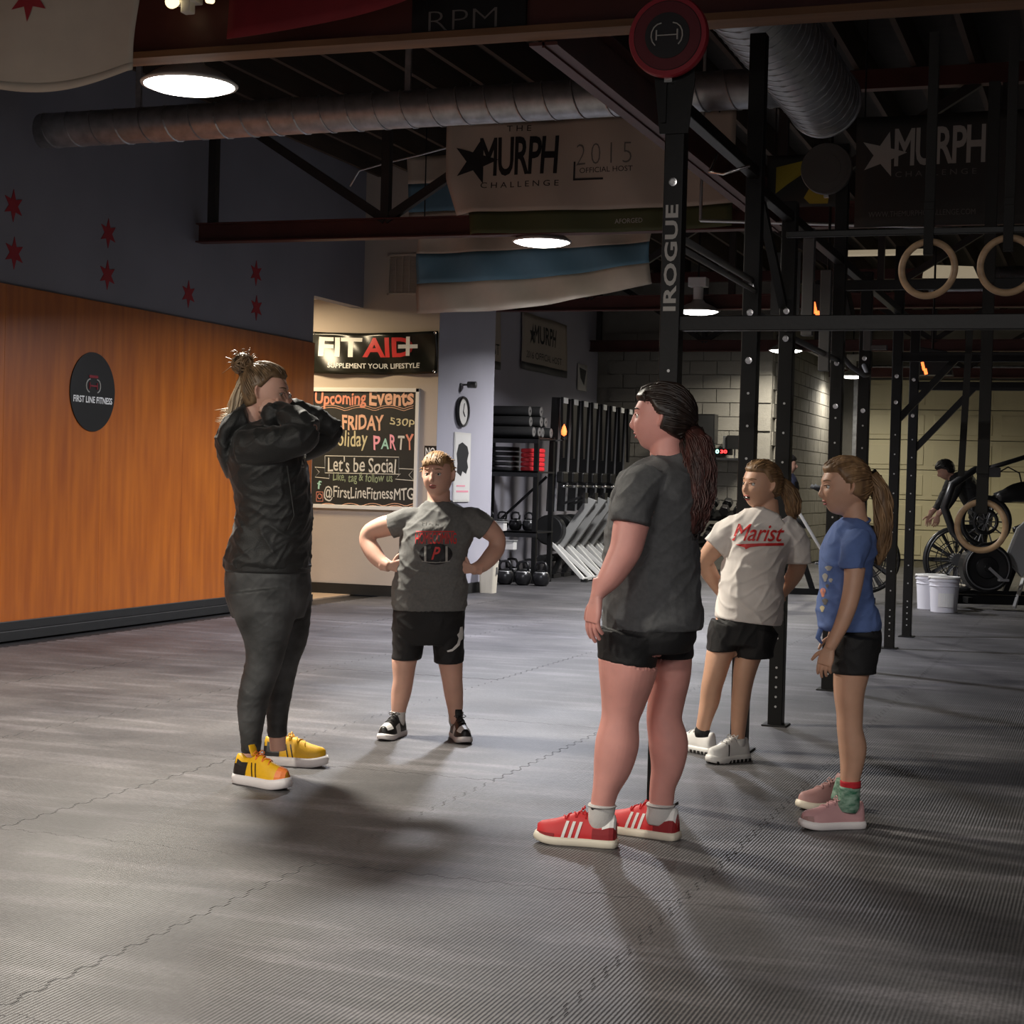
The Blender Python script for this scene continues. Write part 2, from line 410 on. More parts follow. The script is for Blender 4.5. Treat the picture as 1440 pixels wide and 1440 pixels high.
# left wall
wl = solo('wall_left', MB().span((WX-.15, -3, 0), (WX-.02, WEND, CEIL)).span((WX-.15, WEND, 2.96), (WX-.02, CW, CEIL)), 'upper_wall', kind='structure')
y = WEND
while y > 1:
    y0 = y-1.22; part('plywood_panel', MB().span((WX-.02, y0+.001, .13), (WX, y-.001, 2.5)), 'plywood', wl, bev=.001); y = y0
part('plywood_lip', MB().span((WX-.02, 1, 2.5), (WX-.002, WEND, 2.503)), 'orange_lip_lit_flange', wl)
bb = solo('baseboard_left', MB().span((WX-.0, -1, 0), (WX+.045, WEND, .07)).span((WX, -1, .07), (WX+.02, WEND, .135)), 'baseboard', kind='structure', bev=.004)
# cross wall, with its return towards the back
cw = solo('wall_cross', MB().span((-10.4, CW, 0), (-6.5, CW+.12, CEIL)), 'beige_wall', kind='structure')
solo('wall_return', MB().span((-6.62, CW+.12, 0), (-6.5, 17.75, CEIL)).span((-7.4, 17.63, 0), (-6.62, 17.75, CEIL)).add([V((-6.498, CW-.001, 0)), V((-6.498, 17.75, 0)), V((-6.498, 17.75, CEIL)), V((-6.498, CW-.001, CEIL))], [(0, 1, 2, 3)]), 'lilac_wall', kind='structure')
solo('baseboard_cross', MB().span((-10.3, CW-.02, 0), (-6.48, CW, .11)), 'baseboard', kind='structure')
solo('baseboard_return', MB().span((-6.498, CW-.02, 0), (-6.478, 17.75, .11)), 'baseboard', kind='structure')
# passage: its far wall and lowered ceiling
solo('wall_passage', MB().span((-10.5, 12, 0), (-10.38, CW, CEIL)), 'beige_wall', kind='structure')
solo('wall_passage_side', MB().span((-10.4, 12.9, 0), (-7.48, 13.02, CEIL)), 'beige_wall', kind='structure')
solo('trim_2', MB().span((-10.4, 13, 3.05), (WX-.15, CW, 3.12)), 'white_paint', kind='structure')
# back left wall
solo('wall_back_left', MB().span((-7.45, 17.75, 0), (-7.33, 24.5, CEIL)), 'lilac_wall', kind='structure')
# block walls at the back: every block its own piece
def blocks(name, base, a, b, N, H, bw=.405, bh=.203):
    wr = solo(name, base, 'block', kind='structure'); wo = wr.location; a = V(a); b = V(b); L = (b-a).length; t = (b-a)/L; me = None
    nb = int(L/bw)
    m_ = MB(); m_.box((0, 0, 0), (bw-.012, .02, bh-.012), (t, N, UP)); me = m_.mesh('block'); me.materials.append(K['block'])
    k = 0
    for r in range(int(H/bh)):
        off = 0 if r % 2 else bw/2
        for c in range(nb):
            p = a + t*(c*bw+bw/2+off) + UP*(r*bh+bh/2) + N*random.uniform(.003, .008)
            if (p-a).length > 0 and (p-a).dot(t) > L-bw*.45: continue
            o = bpy.data.objects.new('block', me); COL.objects.link(o); o.parent = wr; o.location = p-wo; k += 1
            if k >= 299: return
blocks('wall_back', MB().span((-7.45, 24.51, 0), (-4.7, 24.65, CEIL)), (-7.33, 24.5, 0), (-4.7, 24.5, 0), NY, 3.6)
blocks('wall_back_return', MB().span((-4.82, 24.65, 0), (-4.71, 31, CEIL)), (-4.7, 24.6, 0), (-4.7, 31, 0), X_, 3.6)
solo('wall_garage', MB().span((-4.82, 31.05, 0), (4.6, 31.2, CEIL)), 'block', kind='structure')
solo('wall_right', MB().span((4.5, -3, 0), (4.62, 31.1, CEIL)), 'upper_wall', kind='structure')
solo('wall_near', MB().span((-7.5, -3.12, 0), (4.6, -3, CEIL)), 'upper_wall', kind='structure')
# roller garage door
gd = empty('door_1', (0, 31, 0), kind='structure')
for i in range(6):
    m_ = MB().span((-4.35, 30.96, i*.533+.006), (1.6, 31.03, (i+1)*.533-.006))
    part('door_panel', m_, 'cream_door', gd, bev=.006)
    m_ = MB()
    for k in range(5): m_.span((-4.2+k*1.16, 30.945, i*.533+.09), (-4.2+k*1.16+1.0, 30.962, (i+1)*.533-.09))
    part('door_inset', m_, 'cream_door', gd, bev=.006)
part('door_track', MB().span((-4.45, 30.9, 0), (-4.38, 31, 3.3)).span((-4.42, 24.6, 3.28), (-4.36, 31, 3.34)), 'galvanised', gd)
part('door_shaft', MB().cyl((-4.4, 30.9, 3.42), (1.7, 30.9, 3.42), .03), 'galvanised', gd)
# ceiling deck, joists, trusses
solo('ceiling', MB().span((-10.5, -3, CEIL), (4.6, 31.2, CEIL+.1)), 'deck', kind='structure')
jr = empty('trim_3', (0, 0, 4.3), kind='structure')
jm = MB().span((-.02, 0, 0), (.02, 34, .25)).mesh('joist'); jm.materials.append(K['joist_wood'])
x = -7.2
while x < 4.4:
    o = bpy.data.objects.new('joist', jm); COL.objects.link(o); o.parent = jr; o.location = (x, -2.95, 0); x += .41
def truss(n, Y, z=3.13, first=False):
    r = empty('trim_%d' % n, (0, Y, z), kind='structure')
    mt = 'dark_red_steel'
    m_ = MB().span((WX, Y-.06, z), (4.4, Y+.06, z+.012)).span((WX, Y-.006, z), (4.4, Y+.006, z+.15)).span((WX, Y-.06, z+.15), (4.4, Y+.06, z+.162))
    if first: m_ = MB().span((-5.2, Y-.006, z), (4.4, Y+.006, z+.42)).span((-5.2, Y-.06, z+.42), (4.4, Y+.06, z+.432))
    part('bottom_chord', m_, mt, r)
    if first: part('lit_flange_edge', MB().span((-5.2, Y-.07, z-.03), (4.4, Y+.07, z)), 'orange_lip_lit_flange', r)  # orange strip, lamp light on the flange edge put into its colour
    part('top_chord', MB().span((WX, Y-.05, 4.15), (4.4, Y+.05, 4.29)), mt, r)
    if first: return
    xs = [-7.2, -5.62, -4.0, -2.4, -.8, .8, 2.4, 4.0]
    for i, xx in enumerate(xs):
        part('web_post', MB().span((xx-.035, Y-.035, z+.16), (xx+.035, Y+.035, 4.16)), 'dark_steel', r)
        if i < len(xs)-1:
            a, b = (xx+.2, 4.17), (xs[i+1], z+.15)
            if i % 2: a, b = (xx, z+.15), (xs[i+1]-.2, 4.17)
            part('web_brace', MB().beam((a[0], Y, a[1]), (b[0], Y, b[1]), .06, .07), 'dark_steel', r)
truss(4, 7.0, 3.17, True)
for k, Y in enumerate((12.7, 18.4, 24.1, 29.6)): truss(5+k, Y, 3.15)
# longitudinal steel beam between the trusses
lb = empty('trim_9', (-2.42, 7.06, 3.12), kind='structure')
part('bottom_flange', MB().span((-2.47, 7.08, 3.12), (-2.34, 12.6, 3.135)), 'dark_red_steel', lb)
part('web', MB().span((-2.41, 7.08, 3.11), (-2.398, 12.6, 3.36)), 'dark_red_steel', lb)
part('top_flange', MB().span((-2.47, 7.08, 3.36), (-2.34, 12.6, 3.37)), 'dark_red_steel', lb)
# conduits
solo('conduit_pipe', MB().cyl((-1.05, 12.2, 3.05), (-2.9, 12.2, 3.15), .012, 10).cyl((-2.9, 12.2, 3.15), (-2.9, 12.2, 4.5), .012, 10), 'silver', 'thin grey conduit pipe hanging under the dark ceiling by the rig', 'pipe')
solo('electrical_cable', MB().tube([at_y(492, 262, 13.2), at_y(505, 240, 13.2), at_y(540, 230, 13.2), at_y(590, 218, 13.2), at_y(640, 205, 13.2), at_y(640, 205, 13.2)+V((.1, 0, .3)), V((at_y(640, 205, 13.2).x+.12, 13.2, 4.5))], .008, 6), 'silver', 'thin pale cable drooping between the truss post and the white banner', 'cable', smooth=True)

# spiral ducts
def spiral_duct(name, a, b, r, label, pitch=.19):
    a = V(a); b = V(b); t = (b-a).normalized(); L = (b-a).length
    root = empty(name, a, label, 'duct'); e = t.orthogonal().normalized(); f = t.cross(e)
    m_ = MB(); n = int(L/pitch)
    m_.rings([m_.ring(a+t*L*k/n, e, f, r, r, 28) for k in range(n+1)])
    part('duct_pipe', m_, 'galvanised', root, True)
    m_ = MB(); pts = []; N = n*16
    for k in range(N+1):
        g = 2*math.pi*k/16; pts.append(a + t*L*k/N + (e*math.cos(g)+f*math.sin(g))*(r+.001))
    m_.tube(pts, .007, 4); part('spiral_seam', m_, 'galvanised', root)
    return root
d = spiral_duct('spiral_duct', (-7.15, 10.2, 3.58), (-1.95, 10.2, 3.62), .12, 'long slim spiral duct running left to right below the ceiling')
part('hanger_strap', MB().span((-4.4, 10.19, 3.7), (-4.36, 10.21, 4.5)), 'galvanised', d)
part('hanger_strap', MB().span((-6.4, 10.19, 3.68), (-6.36, 10.21, 4.5)), 'galvanised', d)
d = spiral_duct('spiral_duct', (-1.72, 7.12, 3.56), (-1.72, 10.35, 3.56), .215, 'wide shiny spiral duct with open round end above the rig', .12)
part('end_collar', MB().torus((-1.72, 10.35, 3.56), Y_, .215, .012), 'galvanised', d, True)
d = spiral_duct('spiral_duct', (-2.2, 21.5, 3.75), (3.8, 21.5, 3.75), .22, 'far spiral duct crossing behind the wooden rings', .25)

# ------------------------------------------------------------ lamps
def lamp(x, y, z, Wt, label, col=LAMP_C, body=True):
    r = empty('high_bay_lamp', (x, y, z), label, 'lamp', 'round high bay lamps hung in a row')
    m_ = MB().lathe((x, y, z), [(.235, 0), (.24, .008), (.225, .02), (.17, .06), (.08, .10), (.06, .13), (.0, .13)]); part('reflector', m_, 'white_enamel', r, True)
    m_ = MB().lathe((x, y, z), [(.0, -.034), (.1, -.03), (.18, -.016), (.222, .0), (.222, .004)]); part('lens', m_, 'lamp_lens', r, True)
    part('driver_housing', MB().cyl((x, y, z+.13), (x, y, z+.27), .055).box((x, y, z+.32), (.20, .16, .10)), 'white_enamel', r, False, .006)
    part('hanging_stem', MB().cyl((x, y, z+.37), (x, y, 4.5), .01, 8), 'plastic_black', r)
    ld = bpy.data.lights.new('lamp_light', 'AREA'); ld.shape = 'DISK'; ld.size = .42; ld.energy = Wt; ld.color = col; ld.spread = math.radians(158)
    lo = bpy.data.objects.new('lamp_light', ld); COL.objects.link(lo); lo.parent = r; lo.location = (0, 0, -.045)
    return r
names = ['nearest bright round lamp hanging over the orange wall', 'second round lamp, in front of the striped flag', 'third round lamp, beside the rig post with white lettering', 'fourth round lamp, seen between the rig posts', 'farthest round lamp in the row, near the garage door']
for i, Y in enumerate(LAMP_Y):
    lamp(LAMP_X if i < 4 else -4.2, Y, LAMP_Z, LAMP_W*(1, 1.1, .75, .3, .14)[i], names[i], (LAMP_C, (.88, .90, 1.0), (.95, .94, .95), LAMP_C, LAMP_C)[i])
lamp(LAMP_X, 1.9, LAMP_Z, LAMP_W*1.0, 'round lamp hanging nearest the wall, outside the view')
lamp(1.2, 26.5, 3.1, 150, 'added unseen round lamp lighting the garage door from the right', (1, .9, .62))  # added lamp out of view, lights the garage end warmly
# two added fill lights behind the camera, shaped as linear fixtures
for (x, y) in ((-1.6, -.6), (1.6, -.6)):
    r = empty('fill_light', (x, y, 3.3), 'added linear fill light behind the camera, ' + ('left' if x < 0 else 'right') + ' one', 'lamp', 'added fill lights behind the camera')
    part('housing', MB().span((x-.75, y-.16, 3.33), (x+.75, y+.16, 3.40)), 'white_enamel', r, bev=.01); part('diffuser', MB().span((x-.73, y-.14, 3.31), (x+.73, y+.14, 3.33)), 'tube_glow', r)
    part('chain', MB().cyl((x-.6, y, 3.4), (x-.6, y, CEIL), .006, 6), 'chrome', r); part('chain', MB().cyl((x+.6, y, 3.4), (x+.6, y, CEIL), .006, 6), 'chrome', r)
    ld = bpy.data.lights.new('fill_light_area', 'AREA'); ld.shape = 'RECTANGLE'; ld.size = 1.4; ld.size_y = .26; ld.energy = 150; ld.color = (1, .95, .9)
    lo = bpy.data.objects.new('fill_light_area', ld); COL.objects.link(lo); lo.parent = r; lo.location = (0, 0, -.01+.0)
# passage lamp: warm troffer in the lowered ceiling
r = empty('ceiling_light', (-8.35, 15.1, 3.05), 'warm ceiling light inside the passage left of the chalkboard wall', 'lamp')
part('diffuser', MB().span((-8.9, 14.8, 3.03), (-7.9, 15.4, 3.05)), 'tube_glow', r)
part('frame', MB().span((-8.94, 14.76, 3.035), (-7.86, 15.44, 3.049)), 'white_enamel', r)
ld = bpy.data.lights.new('ceiling_light_area', 'AREA'); ld.shape = 'RECTANGLE'; ld.size = .9; ld.size_y = .5; ld.energy = 65; ld.color = (1, .80, .52)
lo = bpy.data.objects.new('ceiling_light_area', ld); COL.objects.link(lo); lo.parent = r; lo.location = (0, 0, -.03)

# ------------------------------------------------------------ wall marks on the left
def star(n, R, r, sx=1, a0=90): return [((R if k % 2 == 0 else r)*math.cos(math.radians(a0+180*k/n))*sx, (R if k % 2 == 0 else r)*math.sin(math.radians(a0+180*k/n))) for k in range(2*n)]
sl = ['upper star nearest the left edge of the wall', 'lower star nearest the left edge of the wall', 'upper star of the second pair on the grey wall', 'lower star of the second pair on the grey wall', 'single star alone between the pairs', 'upper star of the pair beside the passage', 'lower star of the pair beside the passage']
for (y, z), l in zip([(10.16, 3.06), (10.18, 2.73), (11.36, 3.04), (11.36, 2.72), (12.58, 2.71), (13.76, 3.03), (13.78, 2.72)], sl):
    solo('wall_star', MB().prism([(a, b) for a, b in star(6, .115, .05)], (WX-.02, y, z), Y_, UP, X_, .004), 'star_red', 'dark red six pointed ' + l, 'star', 'red stars on the upper wall')
r = empty('round_sign', (WX, 11.16, 1.51), 'black round gym sign on the orange plywood wall', 'sign')
c = V((WX, 11.16, 1.81))
part('disc', MB().cyl(c, c+X_*.008, .3, 56), 'plastic_black', r)
part('lettering', fit_text('FIRST LINE FITNESS', c-UP*.06+X_*.008, Y_, UP, .52, .05, X_, bold=.02), 'print_white', r)
m_ = MB()
for s in (-1, 1):
    m_.tube([c+X_*.01+UP*(.045+.05*math.cos(a))+Y_*s*(.045+.05*math.sin(a)) for a in [k*.42 for k in range(0, 8)]], .005, 6)
part('barbell_emblem', m_, 'print_grey', r)
part('emblem_bar', MB().beam(c+X_*.01+UP*.045-Y_*.05, c+X_*.01+UP*.045+Y_*.05, .008, .012).box(c+X_*.01+UP*.045-Y_*.05, (.006, .01, .05)).box(c+X_*.01+UP*.045+Y_*.05, (.006, .01, .05)).box(c+X_*.01+UP*.115, (.004, .12, .02)), 'flag_red', r)

# ------------------------------------------------------------ cross wall: vent, banner, chalkboard
r = empty('vent_grille', (-6.95, CW, 3.1), 'beige louvred vent grille high above the chalkboard wall', 'vent')
p0 = at_y(545, 415, CW); p1 = at_y(590, 357, CW)
part('vent_frame', MB().span((p0.x, CW-.02, p0.z), (p1.x, CW-.001, p0.z+.02)).span((p0.x, CW-.02, p1.z-.02), (p1.x, CW-.001, p1.z)).span((p0.x, CW-.02, p0.z), (p0.x+.02, CW-.001, p1.z)).span((p1.x-.02, CW-.02, p0.z), (p1.x, CW-.001, p1.z)), 'banner_white', r)
for k in range(3): part('vent_mullion', MB().span((p0.x+.085+k*.075, CW-.016, p0.z), (p0.x+.093+k*.075, CW-.002, p1.z)), 'banner_white', r)
for k in range(22):
    z = p0.z+.025+k*(p1.z-p0.z-.05)/22; part('slat', MB().box(((p0.x+p1.x)/2, CW-.008, z), (p1.x-p0.x-.02, .012, .003), (X_, Y_, (UP+Y_*.0))), 'banner_white', r)

def cloth(name, fn, W, Hh, nu, nv, material, parent, th=.002, sub=None):
    """fn(u,v)->point ; u 0..W, v 0..Hh downward"""
    m_ = MB(); vs = [fn(W*i/nu, Hh*j/nv) for j in range(nv+1) for i in range(nu+1)]
    m_.add(vs, [(j*(nu+1)+i, j*(nu+1)+i+1, (j+1)*(nu+1)+i+1, (j+1)*(nu+1)+i) for j in range(nv) for i in range(nu)])
    o = part(name, m_, material, parent, True, fixn=False)
    s = o.modifiers.new('thick', 'SOLIDIFY'); s.thickness = th; s.offset = 0
    return o
def on_cloth(fn, s, uc, vc, W, Hh, N, mb=None, d=.003, **k):
    vs, fs = text2d(s, 1, maxlen=.12, **k); xs = [v[0] for v in vs]; ys = [v[1] for v in vs]
    sx = W/(max(xs)-min(xs)); sy = Hh/(max(ys)-min(ys)); cx = (max(xs)+min(xs))/2; cy = (max(ys)+min(ys))/2
    mb = mb or MB(); mb.add([fn(uc+(x-cx)*sx, vc-(y-cy)*sy)+N*d for x, y in vs], fs); return mb
def poly_on(fn, poly, N, mb=None, d=.003):
    mb = mb or MB(); mb.add([fn(u, v)+N*d for u, v in poly], [tuple(range(len(poly)))]); return mb

# black drink banner
a = at_y(436, 468, CW-.05); b = at_y(615, 465, CW-.05); W = b.x-a.x; Hh = .43
def fb(u, v): return V((a.x+u, CW-.035+.018*math.sin(u*5+v*7)+.012*math.sin(u*13-v*11), b.z-v+.02*math.sin(u*math.pi/W)*-1))
r = empty('wall_banner', (a.x+W/2, CW-.03, b.z-Hh), 'shiny black banner with white and red letters above the chalkboard', 'banner')
cloth('banner_cloth', fb, W, Hh, 40, 14, 'glossy_black', r)
part('lettering', on_cloth(fb, 'FIT', .34, .15, .50, .20, NY, bold=.03), 'print_white', r)
part('red_lettering', on_cloth(fb, 'AID', .88, .15, .54, .20, NY, bold=.03), 'print_red', r)
m_ = poly_on(fb, [(1.0, .125), (1.20, .125), (1.20, .165), (1.0, .165)], NY, d=.006); poly_on(fb, [(1.08, .045), (1.12, .045), (1.12, .24), (1.08, .24)], NY, m_, .006)
part('cross_emblem', m_, 'print_white', r)
part('slogan', on_cloth(fb, 'SUPPLEMENT YOUR LIFESTYLE', .72, .34, 1.02, .052, NY, bold=.015), 'print_white', r)
part('grommet', MB().torus(fb(.03, .02)+NY*.004, Y_, .012, .004, 12, 5).torus(fb(W-.03, .02)+NY*.004, Y_, .012, .004, 12, 5).torus(fb(W-.03, Hh-.02)+NY*.004, Y_, .012, .004, 12, 5), 'chrome', r)

# chalkboard
tl = at_y(436, 543, CW-.03); tr = at_y(590, 546, CW-.03); br = at_y(590, 719, CW-.03)
x0, x1, z1, z0 = tl.x, tr.x, tr.z, br.z
r = empty('chalkboard', ((x0+x1)/2, CW-.03, z0), 'white framed chalkboard of upcoming events written in coloured chalk', 'chalkboard')
part('slate_board', MB().span((x0+.03, CW-.018, z0+.03), (x1-.03, CW-.001, z1-.03)), 'slate', r)
for n, (p, q) in dict(t=((x0, z1-.04), (x1, z1)), b=((x0, z0), (x1, z0+.04)), l=((x0, z0), (x0+.04, z1)), r=((x1-.04, z0), (x1, z1))).items():
    part('frame_rail', MB().span((p[0], CW-.035, p[1]), (q[0], CW-.001, q[1])), 'white_paint', r, bev=.004)
def bp(px, py): q = at_y(px, py, CW-.018); return q
def chalk(s, l, t, rr, b, m, wob=.004, n='chalk_lettering', bold=.004):
    p, q = bp(l, b), bp(rr, t); W = q.x-p.x; h = q.z-p.z; mb_ = MB()
    vs, fs = text2d(s, 1, bold=bold*2); xs = [v[0] for v in vs]; ys = [v[1] for v in vs]; sx = W/(max(xs)-min(xs)); sy = h/(max(ys)-min(ys))
    mx, my = min(xs), min(ys)
    out = []
    for x, y in vs:
        X = p.x+(x-mx)*sx; Z = p.z+(y-my)*sy
        out.append(V((X + wob*math.sin(X*31+Z*20), CW-.0195, Z + wob*1.6*math.sin(X*23)+wob*math.sin(X*61+1))))
    mb_.add(out, fs); return part(n, mb_, m, r)
chalk('Upcoming', 443, 551, 515, 574, 'chalk_coral', bold=.012); chalk('Events', 519, 547, 582, 570, 'chalk_peach', bold=.014)
chalk('*', 459, 587, 471, 598, 'chalk_white')
chalk('FRIDAY', 481, 584, 540, 604, 'chalk_peach', bold=.014); chalk('530p', 548, 588, 583, 601, 'chalk_yellow')
chalk('Holiday', 462, 606, 517, 634, 'chalk_yellow'); chalk('P', 525, 612, 535, 632, 'chalk_pink', bold=.01); chalk('A', 536, 617, 547, 632, 'chalk_mint', bold=.01)
chalk('R', 548, 612, 558, 632, 'chalk_pink', bold=.01); chalk('T', 559, 612, 569, 632, 'chalk_white', bold=.01); chalk('Y', 570, 611, 582, 634, 'chalk_coral', bold=.01)
chalk("Let's be Social", 461, 644, 557, 663, 'chalk_white')
chalk('Like, tag & follow us', 468, 666, 552, 680, 'chalk_green'); chalk('@FirstLineFitnessMTG', 455, 686, 582, 704, 'chalk_white')
chalk('f', 446, 676, 452, 688, 'chalk_mint')
m_ = MB()
for k, (ya, am) in enumerate(((575, 5), (712, 4))):
    for dy in (0, 3): m_.tube([bp(445+i*4.4, ya+dy-am*abs(math.sin(i*4.4/ (13 if k == 0 else 10)))) for i in range(32)], .0035, 4)
part('chalk_wave', m_, 'chalk_peach', r)
def strokes(pts, closed=True, rad=.004, m='chalk_white', n='chalk_outline'):
    q = [bp(*p) for p in pts]; return part(n, MB().tube(q + ([q[0]] if closed else []), rad, 4), m, r)
strokes([(457, 641), (561, 643), (561, 667), (457, 665)]); strokes([(457, 658), (443, 657), (449, 664), (443, 671), (463, 673), (463, 667)], False)
strokes([(561, 659), (582, 660), (575, 668), (582, 676), (556, 674), (563, 666)], False)
strokes([(445, 692), (454, 692), (454, 705), (445, 705)], m='chalk_coral', n='chalk_icon')
strokes([(447+2.5+3*math.cos(a*.7), 698+3.5*math.sin(a*.7)) for a in range(9)], m='chalk_coral', n='chalk_icon')
# NO sign
p, q = bp(596, 643), bp(613, 627)
r2 = empty('notice_sign', ((p.x+q.x)/2, CW-.004, p.z), 'small black and white notice starting NO beside the chalkboard', 'sign')
part('plate', MB().span((p.x, CW-.006, p.z-.08), (q.x, CW, q.z)), 'plastic_black', r2)
part('lettering', fit_text('NO', (p.x/2+q.x/2, CW-.006, (p.z+q.z)/2), X_, UP, (q.x-p.x)*.8, (q.z-p.z)*.7, NY, bold=.02), 'print_white', r2)
# return wall: clock, camera, poster, dispenser
RX = -6.495
c = at_x(648, 579, RX)
r = empty('wall_clock', c-UP*.16, 'round black rimmed wall clock on the lilac wall', 'clock')
part('rim', MB().lathe(c, [(.14, 0), (.16, .0), (.165, .03), (.155, .045), (.14, .04), (.138, .02), (0, .02)], X_), 'plastic_black', r, False)
part('face', MB().cyl(c+X_*.02, c+X_*.026, .139, 32), 'white_paint', r)
part('hand', MB().beam(c+X_*.028, c+X_*.028+UP*.09+Y_*.03, .004, .008, X_).beam(c+X_*.03, c+X_*.03-UP*.05+Y_*.05, .004, .01, X_), 'plastic_black', r)
c = at_x(652, 541, RX)
r = empty('security_camera', c-UP*.03, 'small grey security camera on a bracket above the clock', 'camera')
part('housing', MB().cyl(c+X_*.05, c+X_*.14, .035, 16), 'plastic_grey', r, True); part('bracket', MB().beam(c, c+X_*.06, .02, .02).beam(c-UP*.08-Y_*.1, c-Y_*.1+UP*.01, .02, .012).beam(c-Y_*.1, c, .02, .012), 'plastic_grey', r)
p, q = at_x(637, 703, RX), at_x(660, 612, RX)
r = empty('poster', (RX, (p.y+q.y)/2, p.z), 'white poster with a dark silhouette under the clock', 'poster')
part('frame', MB().span((RX, p.y-.02, p.z-.02), (RX+.012, q.y+.02, q.z+.02)), 'white_paint', r)
part('sheet', MB().span((RX+.012, p.y, p.z), (RX+.014, q.y, q.z)), 'paper', r)
part('silhouette_print', MB().prism([(.12, .42), (.4, .36), (.5, .44), (.75, .40), (.88, .5), (.8, .6), (.9, .72), (.8, .82), (.45, .88), (.2, .84), (.08, .7), (.15, .55)], (RX+.014, p.y, p.z), Y_*(q.y-p.y), UP*(q.z-p.z), X_, .001), 'print_black', r)
part('red_caption', MB().span((RX+.014, p.y+.05, p.z+.08), (RX+.0155, p.y+.4, p.z+.1)).span((RX+.014, p.y+.05, p.z+.14), (RX+.0155, p.y+.3, p.z+.155)), 'chalk_pink', r)
p = on_floor(681, 834)
r = empty('paper_bin', (-6.36, 17.35, 0), 'pale narrow bin standing at the corner of the lilac wall', 'bin')
part('body', MB().rings([MB().ring(V((-6.36, 17.35, z)), X_, Y_, a, a, 16, 4) for z, a in ((0, .08), (.32, .095), (.34, .1), (.36, .095))]), 'sole_cream', r, False)
part('handle', MB().box((-6.27, 17.35, .24), (.02, .03, .08)), 'plastic_grey', r)

# ------------------------------------------------------------ banners and flags overhead
def place(name, p0, p1, hgt, label, cat='banner', group=None): return empty(name, ((p0.x+p1.x)/2, (p0.y+p1.y)/2, min(p0.z, p1.z)-hgt), label, cat, group)
# big white challenge banner
A = V((-5.03, 12.5, 4.02)); Wb, Hb = 2.3, .84
def f1(u, v):
    cl = max(0, (.25-u))*max(0, v-.45)*1.2
    return V((A.x+u+cl, 12.5+.03*math.sin(u*3.1+v*3)+.015*math.sin(u*9-v*5)+cl*.6, A.z-v-.02*math.sin(u*1.4)+.12*max(0, .2-u)*-1*0-cl*.3))
r = place('hanging_banner', A, A+X_*Wb, Hb, 'large off white banner with black lettering and star below the spiral duct')
cloth('banner_cloth', f1, Wb, .70, 50, 18, 'banner_white', r)
for xx in (-4.9, -3.9, -2.85): part('tie_cord', MB().cyl((xx, 12.5, 4.0), (xx, 12.64, 4.2), .006, 6), 'print_black', r)
def f1g(u, v): return f1(u, v+.70)+NY*.001
cloth('green_strip', lambda u, v: f1g(u+.18, v)+V((0, .02*v, 0)), Wb-.18, .17, 40, 5, 'banner_green', r)
part('lettering', on_cloth(f1, 'MURPH', .60, .27, .66, .30, NY, bold=.02, spacing=.9), 'print_black', r)
part('star_emblem', poly_on(f1, [(.24+x, .30-y) for x, y in star(5, .19, .075, a0=75)], NY), 'print_black', r)
m_ = on_cloth(f1, 'T H E', .60, .055, .20, .045, NY); on_cloth(f1, 'C H A L L E N G E', .62, .49, .66, .045, NY, m_)
on_cloth(f1, 'OFFICIAL HOST', 1.32, .40, .42, .04, NY, m_)
part('small_lettering', m_, 'print_black', r)
part('year_lettering', on_cloth(f1, '2015', 1.30, .28, .44, .16, NY, bold=-.02, spacing=1.3), 'print_dim', r)
poly = MB(); poly_on(f1, [(1.06, .46), (1.3, .46), (1.3, .475), (1.06, .475)], NY, poly); poly_on(f1, [(1.06, .33), (1.075, .33), (1.075, .475), (1.06, .475)], NY, poly)
part('bracket_print', poly, 'print_black', r)
part('strip_lettering', on_cloth(lambda u, v: f1g(u, v), 'AFORGED', 1.5, .09, .22, .035, NY, d=.006), 'print_grey', r)
# striped flag below the truss
B = at_y(588, 333, 14.2); Wf = at_y(917, 330, 14.2).x-B.x
def f2(u, v):
    s = u/Wf; drop = -.0*s
    hh = 1-.33*s                      # swept up towards the right end
    return V((B.x+u-.02*math.sin(v*5), 14.2+.035*math.sin(u*4+v*6)+.02*math.sin(u*11-v*8)+.03*math.sin(v*20+u*2)*max(0, .35-u), B.z+.03-v*hh-.06*math.sin(s*math.pi)*v/.68))
r = place('striped_flag', B, B+X_*Wf, .7, 'cream flag with one wide blue stripe hanging just behind the second lamp', 'flag')
for xx in (.05, Wf-.05): part('tie_cord', MB().cyl(f2(xx, 0), f2(xx, 0)+UP*(4.5-f2(xx, 0).z), .006, 6), 'print_black', r)
cloth('top_stripe', f2, Wf, .18, 50, 8, 'flag_cream', r); cloth('blue_stripe', lambda u, v: f2(u, v+.18)+NY*.001, Wf, .27, 50, 6, 'flag_blue', r)
cloth('bottom_stripe', lambda u, v: f2(u, v+.45), Wf, .27, 50, 7, 'flag_cream', r)
B2 = at_y(572, 220, 15.0)
def f3(u, v): return V((B2.x+u+.05*v, 15+.02*math.sin(u*7+v*4), B2.z-v))
r = place('striped_flag', B2, B2+X_*.9, .6, 'dim striped flag half hidden behind the big white banner', 'flag')
cloth('top_stripe', f3, .9, .26, 16, 6, 'flag_cream', r)
for xx in (.05, .85): part('tie_cord', MB().cyl(f3(xx, 0), f3(xx, 0)+UP*(4.5-f3(xx, 0).z), .006, 6), 'print_black', r)
if 1:  cloth('blue_stripe', lambda u, v: f3(u, v+.26), .9, .27, 16, 6, 'flag_blue', r); cloth('bottom_stripe', lambda u, v: f3(u, v+.53), .9, .1, 16, 3, 'flag_cream', r)
